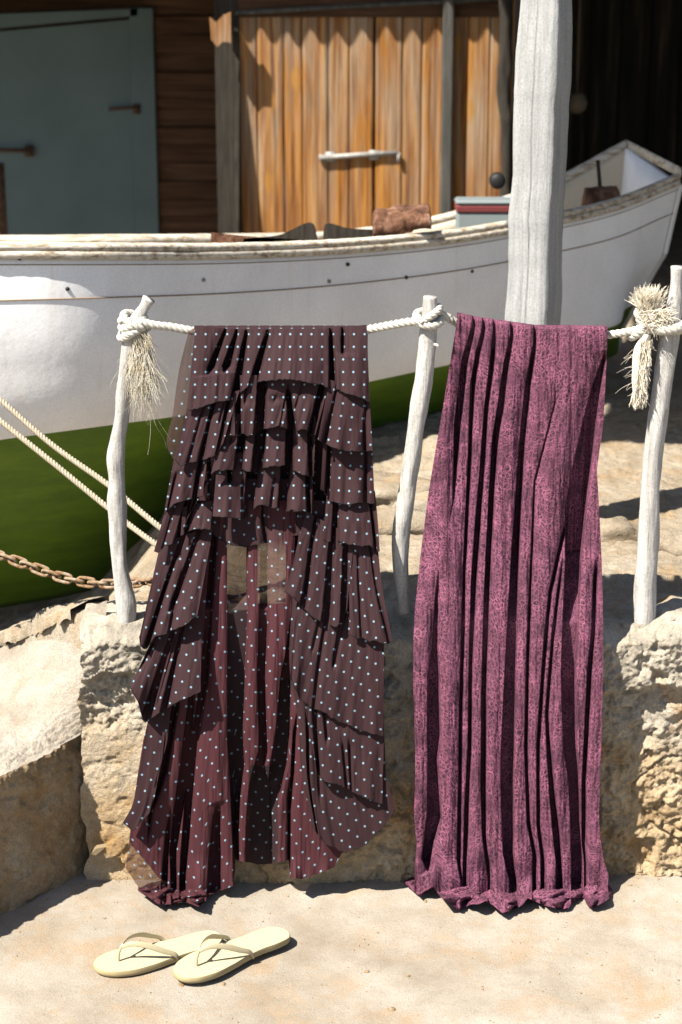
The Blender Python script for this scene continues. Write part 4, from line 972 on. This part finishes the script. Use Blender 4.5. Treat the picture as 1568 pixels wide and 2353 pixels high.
# long red lining with tall folds
def lining():
    G = [[(1150,497,4,.02),(1400,478,5,.03),(1560,468,6,.03),(1700,446,7,.035),(1850,432,8,.035),(2000,420,6,.03)],
         [(1150,543,20,.045),(1400,546,22,.05),(1700,540,17,.05),(1800,545,16,.05),(1900,542,8,.045),(1985,542,5,.03)],
         [(1150,606,4,.02),(1400,606,9,.03),(1560,600,8,.028),(1700,604,8,.03),(1760,604,9,.03),(1800,596,10,.035),(1860,598,24,.035),(1985,596,30,.035)],
         [(1150,690,6,.02),(1400,676,4,.02),(1500,664,6,.03),(1560,656,10,.035),(1700,650,15,.04),(1800,640,18,.035),(1880,630,14,.03),(1940,622,6,.02)],
         [(1640,684,0,0),(1700,676,2,.02),(1800,672,2.5,.02),(1900,664,2.5,.02),(2015,664,2,.02)],
         [(1560,440,0,0),(1618,438,6,.03),(1760,426,12,.04),(1850,410,10,.035),(1940,398,7,.03),(2040,400,5,.02)],
         [(1560,405,0,0),(1620,402,6,.03),(1760,376,5,.025),(1850,346,3,.02),(1960,338,0,0)],
         [(1850,500,0,0),(1880,498,7,.02),(1960,494,12,.028),(2040,492,16,.02)],
         [(1840,392,0,0),(1900,385,4,.02),(2000,378,5,.025),(2060,375,4,.02)]]
    left = [(410,1150),(395,1240),(380,1330),(366,1440),(356,1520),(345,1640),(330,1700),(315,1799),(303,1900),(297,1960),(289,2026),(318,2050)]
    right = [(705,1150),(700,1400),(700,1600),(705,1750),(725,1860),(770,1930),(786,1960),(790,2000)]
    hem = [(285,2026),(318,2048),(340,2060),(364,2078),(395,2078),(425,2072),(456,2084),(474,2070),(480,2056),(510,2046),(536,2036),(541,2000),(541,1974),(556,1980),(575,1982),(592,1986),(606,1986),(632,1984),(652,1978),(664,1976),(667,2016),(694,2020),(730,2008),(768,1993),(786,1960),(800,1950)]
    NU, NV = 420, 420; y0 = 1150; P = np.zeros((NV, NU, 3)); UV = np.zeros((NV, NU, 2)); yb = 2060.
    for j in range(NV):
        v = j / (NV - 1); yr = y0 + v * (yb - y0); x = np.linspace(iy(yr, left), iy(yr, right), NU)
        hy = np.interp(x, [h[0] for h in hem], [h[1] for h in hem]); k = sstep(1500, 2060, yr); y = yr + k * (hy - yb) 
        gl = []
        for g in G:
            a = np.array(g, float)
            if a[0, 0] <= yr <= a[-1, 0] + (200 if a[-1, 0] > 1930 and a[-1, 2] > .5 else 30): gl.append(tuple(np.interp(yr, a[:, 0], a[:, q]) * (1, 1, 1.6)[q - 1] for q in (1, 2, 3)))
        h = blur(relief(x, gl, .012), 3) + .0025 * fbm(x / 14, yr / 160, 1, 3)
        Yb = Ybase(y) - .004 - h; Yb = np.minimum(Yb, np.interp(y, [1250, 1400], [.08, -.096])); Yb = Yb - .018 * sstep(1960, 2050, y) * (1 + vn(x / 17, 5)); g_ = sstep(2044, 2060, y); pv = at(x, y, Yb)
        zc = .012 + .018 * (1 + fbm((x + y) / 26, y / 16, 6, 2)) * sstep(2085, 2040, y) + np.maximum(h, -.01) * .6
        pg = atz(x, y, zc); P[j] = pv * (1 - g_[:, None]) + pg * g_[:, None]; P[j, :, 2] = np.maximum(P[j, :, 2], .008)
        hh_ = np.r_[0, np.cumsum(np.sqrt(np.diff(x / 950) ** 2 + np.diff(h) ** 2))]; a = x / 950 + .25 * h; b = -yr / 950
        c_, s_ = math.cos(.95), math.sin(.95); UV[j, :, 0] = a * c_ - b * s_; UV[j, :, 1] = a * s_ + b * c_
    F = gfaces(NV, NU); fmv = []
    for (a, b, c, d) in F:
        j, i = divmod(a, NU); v = j / (NV - 1); yr = y0 + v * (yb - y0); xx = iy(yr, left) + (iy(yr, right) - iy(yr, left)) * i / (NU - 1)
        win = (1205 < yr < 1386 and 522 < xx < 566) or (1205 < yr < 1386 and 592 < xx < 657)
        corner = yr > 1930 and (xx - 288) / 100 + abs(yr - 2010) / 60 < .95
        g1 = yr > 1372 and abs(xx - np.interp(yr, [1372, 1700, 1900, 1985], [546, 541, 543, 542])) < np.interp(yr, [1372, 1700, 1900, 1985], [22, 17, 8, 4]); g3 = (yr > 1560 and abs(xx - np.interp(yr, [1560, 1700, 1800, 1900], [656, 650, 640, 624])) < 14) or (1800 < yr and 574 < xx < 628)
        fmv.append(3 if win else 1 if corner else (2 if (g1 or g3) else 0))  # deep fold floors get the chiffon with shade in its colour
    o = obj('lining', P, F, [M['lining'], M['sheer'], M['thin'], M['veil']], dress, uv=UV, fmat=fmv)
lining()
# sheer strip on the left and the back layer hanging over the rope
patch('sheer_panel', [(434, 758), (452, 750)], [(398, 1052), (430, 1062)], m='sheer', d0=-.01, d1=.004, left=[(434, 760), (412, 850), (398, 948), (386, 1032), (398, 1054)], rot=.2, seed=2)
pb = at(np.linspace(446, 846, 200), np.full(200, 759.), np.full(200, -.012)); rows = []
for k in range(50):
    if k < 8: a = k / 7. * math.pi; rows.append(pb + [0, .015 * (1 - math.cos(a)), .007 * math.sin(a) + .001])
    else:
        q_ = (k - 8) / 41.; rows.append(pb + np.array([0, .03, -.45 * q_]) + np.array([0, 1, 0]) * (.010 * fbm(np.arange(200) / 10., q_ * 2, 5, 3))[:, None])
rows = np.array(rows); obj('back_panel', rows, gfaces(50, 200), M['dots'], dress, uv=np.stack([rows[..., 0], np.arange(50)[:, None] * .0125 + 0 * rows[..., 0]], -1))
# dark under-layer below the central tiers
patch('underskirt', [(478, 1100), (720, 1100)], [(490, 1232), (530, 1250), (560, 1256), (600, 1250), (650, 1240), (690, 1228), (712, 1236), (728, 1240)], d0=.004, d1=.008, H=.004, rot=.4, seed=5, m='dots')
# right-hand long panel base
patch('side_panel', [(690, 1150), (862, 1150)], [(698, 1860), (735, 1915), (786, 1940), (834, 1927), (874, 1896), (909, 1860)], d0=.008, d1=.030,
      left=[(695, 1150), (672, 1380), (668, 1557), (684, 1640), (692, 1760), (716, 1894)], right=[(862, 1150), (872, 1300), (882, 1450), (882, 1500), (884, 1700), (892, 1800), (909, 1859)], rot=.62, H=.006, seed=6,
      folds=[(.14, .10, 2, 2, .012, .62, 1), (.30, .26, 1.5, 1.5, .006, .5, .9)])
# ruffles, bottom ones first ---------------------------------------------------
patch('ruffle', [(350, 1600), (392, 1600)], [(283, 1890), (292, 1898), (306, 1912), (345, 1868), (358, 1790)], left=[(350, 1600), (334, 1690), (316, 1795), (302, 1856), (283, 1890)], right=[(392, 1600), (385, 1700), (358, 1792)], d0=.012, d1=.030, rot=.5, H=.006, seed=11)
patch('ruffle', [(352, 1465), (465, 1400)], [(299, 1578), (318, 1612), (330, 1655), (338, 1660), (360, 1640), (400, 1616), (430, 1604), (462, 1588)], folds=[(.42, .36, 4, 10, .025), (.62, .60, 3, 5, .014)], d0=.026, d1=.052, rot=.55, H=.012, seed=12)
patch('ruffle', [(368, 1250), (492, 1205)], [(321, 1461), (323, 1480), (332, 1494), (345, 1480), (358, 1464), (380, 1456), (404, 1446), (430, 1432), (455, 1412)], folds=[(.42, .22, 3, 6, .02), (.72, .52, 3, 5, .02, .0, .8)], d0=.030, d1=.056, rot=.60, H=.011, seed=13)
patch('ruffle', [(420, 1165), (490, 1150)], [(415, 1232), (436, 1220), (460, 1214), (484, 1216)], d0=.036, d1=.05, rot=.3, H=.010, seed=14, folds=[(.25, .2, 2, 3, .01)])
patch('ruffle', [(388, 1140), (482, 1100)], [(354, 1266), (362, 1270), (380, 1252), (405, 1246), (420, 1222), (432, 1190)], folds=[(.55, .60, 5, 12, .022), (.8, .85, 2, 4, .02)], d0=.034, d1=.056, rot=.25, H=.012, seed=15)
patch('ruffle', [(402, 1040), (482, 1015)], [(376, 1184), (388, 1168), (406, 1154), (430, 1148), (466, 1139)], folds=[(.8, .82, 2, 4, .02)], d0=.036, d1=.060, rot=.12, H=.010, seed=16)
# right side going up
patch('ruffle', [(700, 1590), (884, 1670)], [(726, 1768), (738, 1790), (765, 1800), (806, 1812), (815, 1822), (850, 1838), (880, 1848)], d0=.032, d1=.048, rot=.62, H=.006, seed=17, folds=[(.12, .06, 3, 5, .016), (.45, .48, 1, 2, .008, .4, 1)])
patch('ruffle', [(690, 1360), (884, 1440)], [(668, 1557), (690, 1608), (712, 1622), (735, 1634), (780, 1656), (825, 1676), (882, 1694)], left=[(690, 1360), (676, 1450), (668, 1557)], d0=0.026, d1=0.040, rot=.62, H=.006, seed=18, folds=[(.52, .48, 3, 1, .014, 0, .6)])
patch('ruffle', [(800, 1240), (868, 1250)], [(804, 1458), (815, 1462), (850, 1470), (892, 1477), (900, 1470)], d0=0.030, d1=0.045, rot=.55, H=.008, seed=19, right=[(868, 1250), (880, 1360), (896, 1440), (902, 1474)], folds=[(.72, .9, 1, 1.5, .008)])
patch('ruffle', [(704, 1175), (815, 1235)], [(654, 1358), (678, 1376), (700, 1398), (722, 1422), (742, 1430), (770, 1442), (790, 1426), (798, 1400)], left=[(704, 1175), (684, 1250), (664, 1330), (654, 1358)], d0=0.030, d1=0.048, rot=.68, H=.010, seed=20, folds=[(.2, .28, 2, 4, .014), (.55, .62, 3, 6, .018), (.82, .88, 4, 8, .02)])
patch('ruffle', [(752, 1120), (862, 1128)], [(742, 1240), (752, 1246), (768, 1242), (800, 1248), (830, 1254), (856, 1256), (866, 1270), (874, 1262)], right=[(862, 1128), (868, 1190), (873, 1264)], d0=0.030, d1=0.046, rot=.15, H=.010, seed=21, folds=[(.18, .2, 3, 5, .02), (.86, .9, 2, 3, .015)])
patch('ruffle', [(744, 1000), (856, 1010)], [(736, 1122), (748, 1130), (758, 1148), (780, 1156), (800, 1160), (830, 1152), (862, 1158)], d0=0.030, d1=0.046, rot=.05, H=.008, seed=22, folds=[(.12, .16, 2, 6, .02), (.86, .84, 1, 2, .012)])
# centre tiers
patch('ruffle', [(500, 1040), (720, 1040)], [(488, 1186), (518, 1188), (560, 1192), (590, 1164), (600, 1160), (642, 1166), (660, 1178), (670, 1170), (718, 1180)], d0=.026, d1=.054, rot=.0, H=.016, seed=23, folds=[(.12, .14, 3, 2, .03, 0, .5), (.385, .35, 12, 12, .035), (.72, .70, 8, 8, .035), (.93, .97, 3, 3, .02)])
patch('ruffle', [(520, 950), (728, 955)], [(484, 1088), (500, 1080), (520, 1078), (550, 1078), (590, 1084), (600, 1076), (655, 1068), (668, 1082), (690, 1086), (722, 1096)], d0=.030, d1=.058, rot=.0, H=.016, seed=24, folds=[(.20, .26, 5, 7, .03), (.40, .44, 10, 11, .035), (.70, .75, 6, 8, .035), (.92, .97, 4, 3, .02)])
patch('ruffle', [(545, 862), (617, 862), (760, 872)], [(528, 1002), (560, 996), (582, 1000), (612, 984), (640, 978), (662, 986), (676, 990), (700, 986), (726, 1000)], d0=.030, d1=.060, rot=.0, H=.015, seed=25, folds=[(.0, .10, 3, 5, .03), (.27, .33, 7, 11, .036), (.56, .72, 2, 8, .034, .2, 1), (.92, .94, 4, 6, .03)])
patch('ruffle', [(432, 930), (470, 922), (552, 896)], [(403, 1056), (414, 1072), (430, 1062), (460, 1060), (490, 1048), (504, 1036), (512, 1020)], d0=.036, d1=.062, rot=.15, H=.012, seed=26, folds=[(.50, .50, 2, 3, .018), (.80, .83, 2, 4, .018)])
patch('ruffle', [(757, 872), (800, 885), (850, 912)], [(730, 1010), (745, 1016), (757, 1022), (780, 1030), (812, 1038), (835, 1036), (856, 1036)], d0=.036, d1=.062, rot=.12, H=.008, seed=27, right=[(850, 912), (853, 970), (857, 1036)], folds=[(.2, .12, 1, 2, .01), (.84, .86, 1, 2, .01, .3, 1)])
# the yoke over the rope
patch('yoke', [(448, 748), (500, 753), (560, 757), (640, 757), (700, 756), (780, 752), (845, 746)], [(428, 944), (455, 936), (500, 925), (545, 912), (575, 884), (617, 872), (680, 872), (740, 884), (790, 900), (852, 924)], d0=.002, d1=.044, rot=.0, H=.012, hem=True, seed=0,
      folds=[(.18, .10, 1.5, 7, .024, 0, .62), (.245, .19, 1.5, 8, .026, 0, .62), (.30, .262, 2, 9, .03), (.425, .372, 2, 8, .03), (.785, .79, 2, 5, .028), (.855, .85, 2.5, 1.5, .018, 0, .45)], nv=110)
# corner of the hem gathered on the ground
def flap(poly, z0, h, seed, m):
    c = np.array(poly, float); mm = c.mean(0); K = 8; cc = curve(np.r_[c, c[:1]], 60, True)[:-1]; rows = np.array([mm + (cc - mm) * (1 - k / (K - 1) * .96) for k in range(K)])
    hz = np.array([0, .5, .75, .9, 1, 1, 1, 1])[:, None]; z = z0 + h * hz * (.7 + .5 * fbm((rows[..., 0] + rows[..., 1]) / 22 + seed, rows[..., 1] / 14, seed, 2)); a = rows[..., 0] / 950; b = -rows[..., 1] / 560
    obj('hem_fold', atz(rows[..., 0], rows[..., 1], z), gfaces(K, 59, 0, True), M[m], dress, uv=np.stack([a * .8 - b * .6, a * .6 + b * .8], -1))
flap([(316, 2044), (340, 2030), (375, 2022), (402, 2040), (400, 2060), (370, 2076), (345, 2062)], .002, .030, 1, 'lining')
flap([(360, 2068), (395, 2060), (420, 2050), (440, 2060), (425, 2072), (396, 2078), (366, 2080)], .002, .024, 2, 'lining')
flap([(420, 2060), (440, 2040), (470, 2036), (478, 2058), (470, 2074), (456, 2084), (440, 2074)], .002, .030, 3, 'lining')

# ================================================================== FLIP FLOPS
def flipflop(toe, heel, label, side=1):
    A = atz(toe[0], toe[1], .012); B = atz(heel[0], heel[1], .012); d = B - A; Ln = np.linalg.norm(d[:2]); d = d / np.linalg.norm(d); d[2] = 0; nrm = np.array([-d[1], d[0], 0])
    if nrm[1] > 0: nrm = -nrm
    t = thing('flip_flop', label, 'flip flop', tuple(A), 'cream flip flops on the ground')
    s_ = .5 - .5 * np.cos(np.linspace(0, math.pi, 60)); wl = np.interp(s_, *spl([[0, 0, 0], [.004, .2, 0], [.02, .40, 0], [.06, .64, 0], [.14, .87, 0], [.25, .98, 0], [.4, .92, 0], [.55, .77, 0], [.7, .70, 0], [.82, .73, 0], [.92, .66, 0], [.97, .47, 0], [.993, .24, 0], [1, 0, 0]], 300)[:, :2].T) * Ln * .172
    ctr = side * Ln * .018 * np.sin(s_ * math.pi)
    up = A + d * (s_ * Ln)[:, None]; Lf = up + nrm * (ctr + wl)[:, None]; Rt = up + nrm * (ctr - wl)[:, None]
    ring = np.concatenate([Lf, Rt[::-1][1:-1]]); n = len(ring); c = ring.mean(0); H = .018; mb = MB(); rows = []
    def rr(s, z): q = up[:, :]; x = c + (ring - c) * s; x[:, 2] = z; return x
    rows = [rr(.975, .003), rr(.995, .007), rr(1, H * .5), rr(.997, H * .9), rr(.985, H)]
    v = np.concatenate(rows); mb.add(v, gfaces(5, n, 0, True), 1)
    inner = [rr(.985, H)] + [rr(k, H - .0012 * (1 - k)) for k in (.9, .7, .5, .3, .12)]
    mb.add(np.concatenate(inner), gfaces(6, n, 0, True) + [tuple(5 * n + i for i in range(n))], 0)
    mb.add(rr(.975, .003), [tuple(range(n))[::-1]], 1)
    so_ = mb.build('sole', [M['sole'], M['soleside']], t, True)
    so_.data.set_sharp_from_angle(angle=R(50))
    def pt(s, w_, z): return A * [1, 1, 0] + d * (s * Ln) + nrm * (w_ * Ln + side * Ln * .018 * math.sin(s * math.pi)) + np.array([0, 0, z])
    post_ = np.array([pt(.19, .0, H * .4), pt(.185, .0, H + .012), pt(.20, 0, H + .030), pt(.225, 0, H + .041)]); mb = MB(); mb.tube(spl(post_, 12), np.linspace(.0030, .0036, 12), 10)
    for sg in (1, -1):
        pts = np.array([pt(.205, sg * .004, H + .034), pt(.26, sg * .035, H + .043), pt(.36, sg * .085, H + .040), pt(.48, sg * .125, H + .022), pt(.575, sg * .138, H + .004), pt(.60, sg * .134, H * .3)])
        p = spl(pts, 30); w_ = np.interp(np.linspace(0, 1, 30), [0, .15, .5, .85, 1], [.005, .0075, .0090, .0070, .005]); T = np.gradient(p, axis=0); T /= np.linalg.norm(T, axis=1)[:, None]
        outw = np.cross(T, [0, 0, 1.]); outw /= np.linalg.norm(outw, axis=1)[:, None]; up2 = np.cross(outw, T)
        lean = .75; wv = up2 * lean + outw * (1 - lean) * sg * (-1); th = np.cross(T, wv); th /= np.linalg.norm(th, axis=1)[:, None]
        a = np.arange(10) * 2 * math.pi / 10; V = p[:, None] + wv[:, None] * (np.cos(a)[None, :, None] * w_[:, None, None]) + th[:, None] * (np.sin(a)[None, :, None] * .0013)
        mb.add(V, gfaces(30, 10, 0, True) + [tuple(range(10))[::-1], tuple(290 + i for i in range(10))])
    mb.build('strap', M['strap'], t, True)
flipflop((217, 2226), (508, 2152), 'cream flip flop further left, its heel tucked behind the other one', 1)
flipflop((406, 2246), (659, 2141), 'cream flip flop lying nearer the camera and further right', -1)

# ------------------------------------------------------------------ small things on the ground
lf = MB(); pts = [(208, 1962), (222, 1950), (244, 1946), (232, 1956), (220, 1966)]
fr_ = at([p[0] for p in pts], [p[1] for p in pts], np.full(5, -.10)); lf.add(np.r_[fr_, fr_ + [0, .012, .004]], [(0, 1, 2, 3, 4)[::-1], (5, 6, 7, 8, 9), (0, 1, 6, 5), (1, 2, 7, 6), (2, 3, 8, 7), (3, 4, 9, 8), (4, 0, 5, 9)])
tag(lf.build('dry_leaf', M['leaf'], None), 'curled dry leaf caught in the corner between ramp and wall', 'leaf')
rg = np.random.RandomState(5); mb = MB()
for _ in range(420):
    X = rg.uniform(-.85, .9); Y = rg.uniform(-.75, -.06) if rg.rand() < .6 else -.06 - abs(rg.normal(0, .03)); r = rg.uniform(.0012, .0034) * (1 + (rg.rand() < .06) * 1.4); z = float(ground_z(np.array([X]), np.array([Y]))[0])
    th = np.linspace(0, math.pi, 5); a = np.arange(7) * 2 * math.pi / 7; s = rg.uniform(.6, 1.3, 7)
    V = np.array([[X + math.sin(q) * math.cos(b) * r * s[i], Y + math.sin(q) * math.sin(b) * r * s[i], z + math.cos(q) * r * .6] for q in th for i, b in enumerate(a)]); mb.add(V, [f[::-1] for f in gfaces(5, 7, 0, True)])
tag(mb.build('grit', M['rampside'], None, True), 'loose sand grains and grit scattered over the sunlit ground', 'grit', kind='stuff')

# normals: make the solid meshes face outwards
import bmesh
for o in bpy.data.objects:
    if o.type == 'MESH' and o.name.split('.')[0] not in ('hull',):
        bm = bmesh.new(); bm.from_mesh(o.data); bmesh.ops.recalc_face_normals(bm, faces=bm.faces); bm.to_mesh(o.data); bm.free()
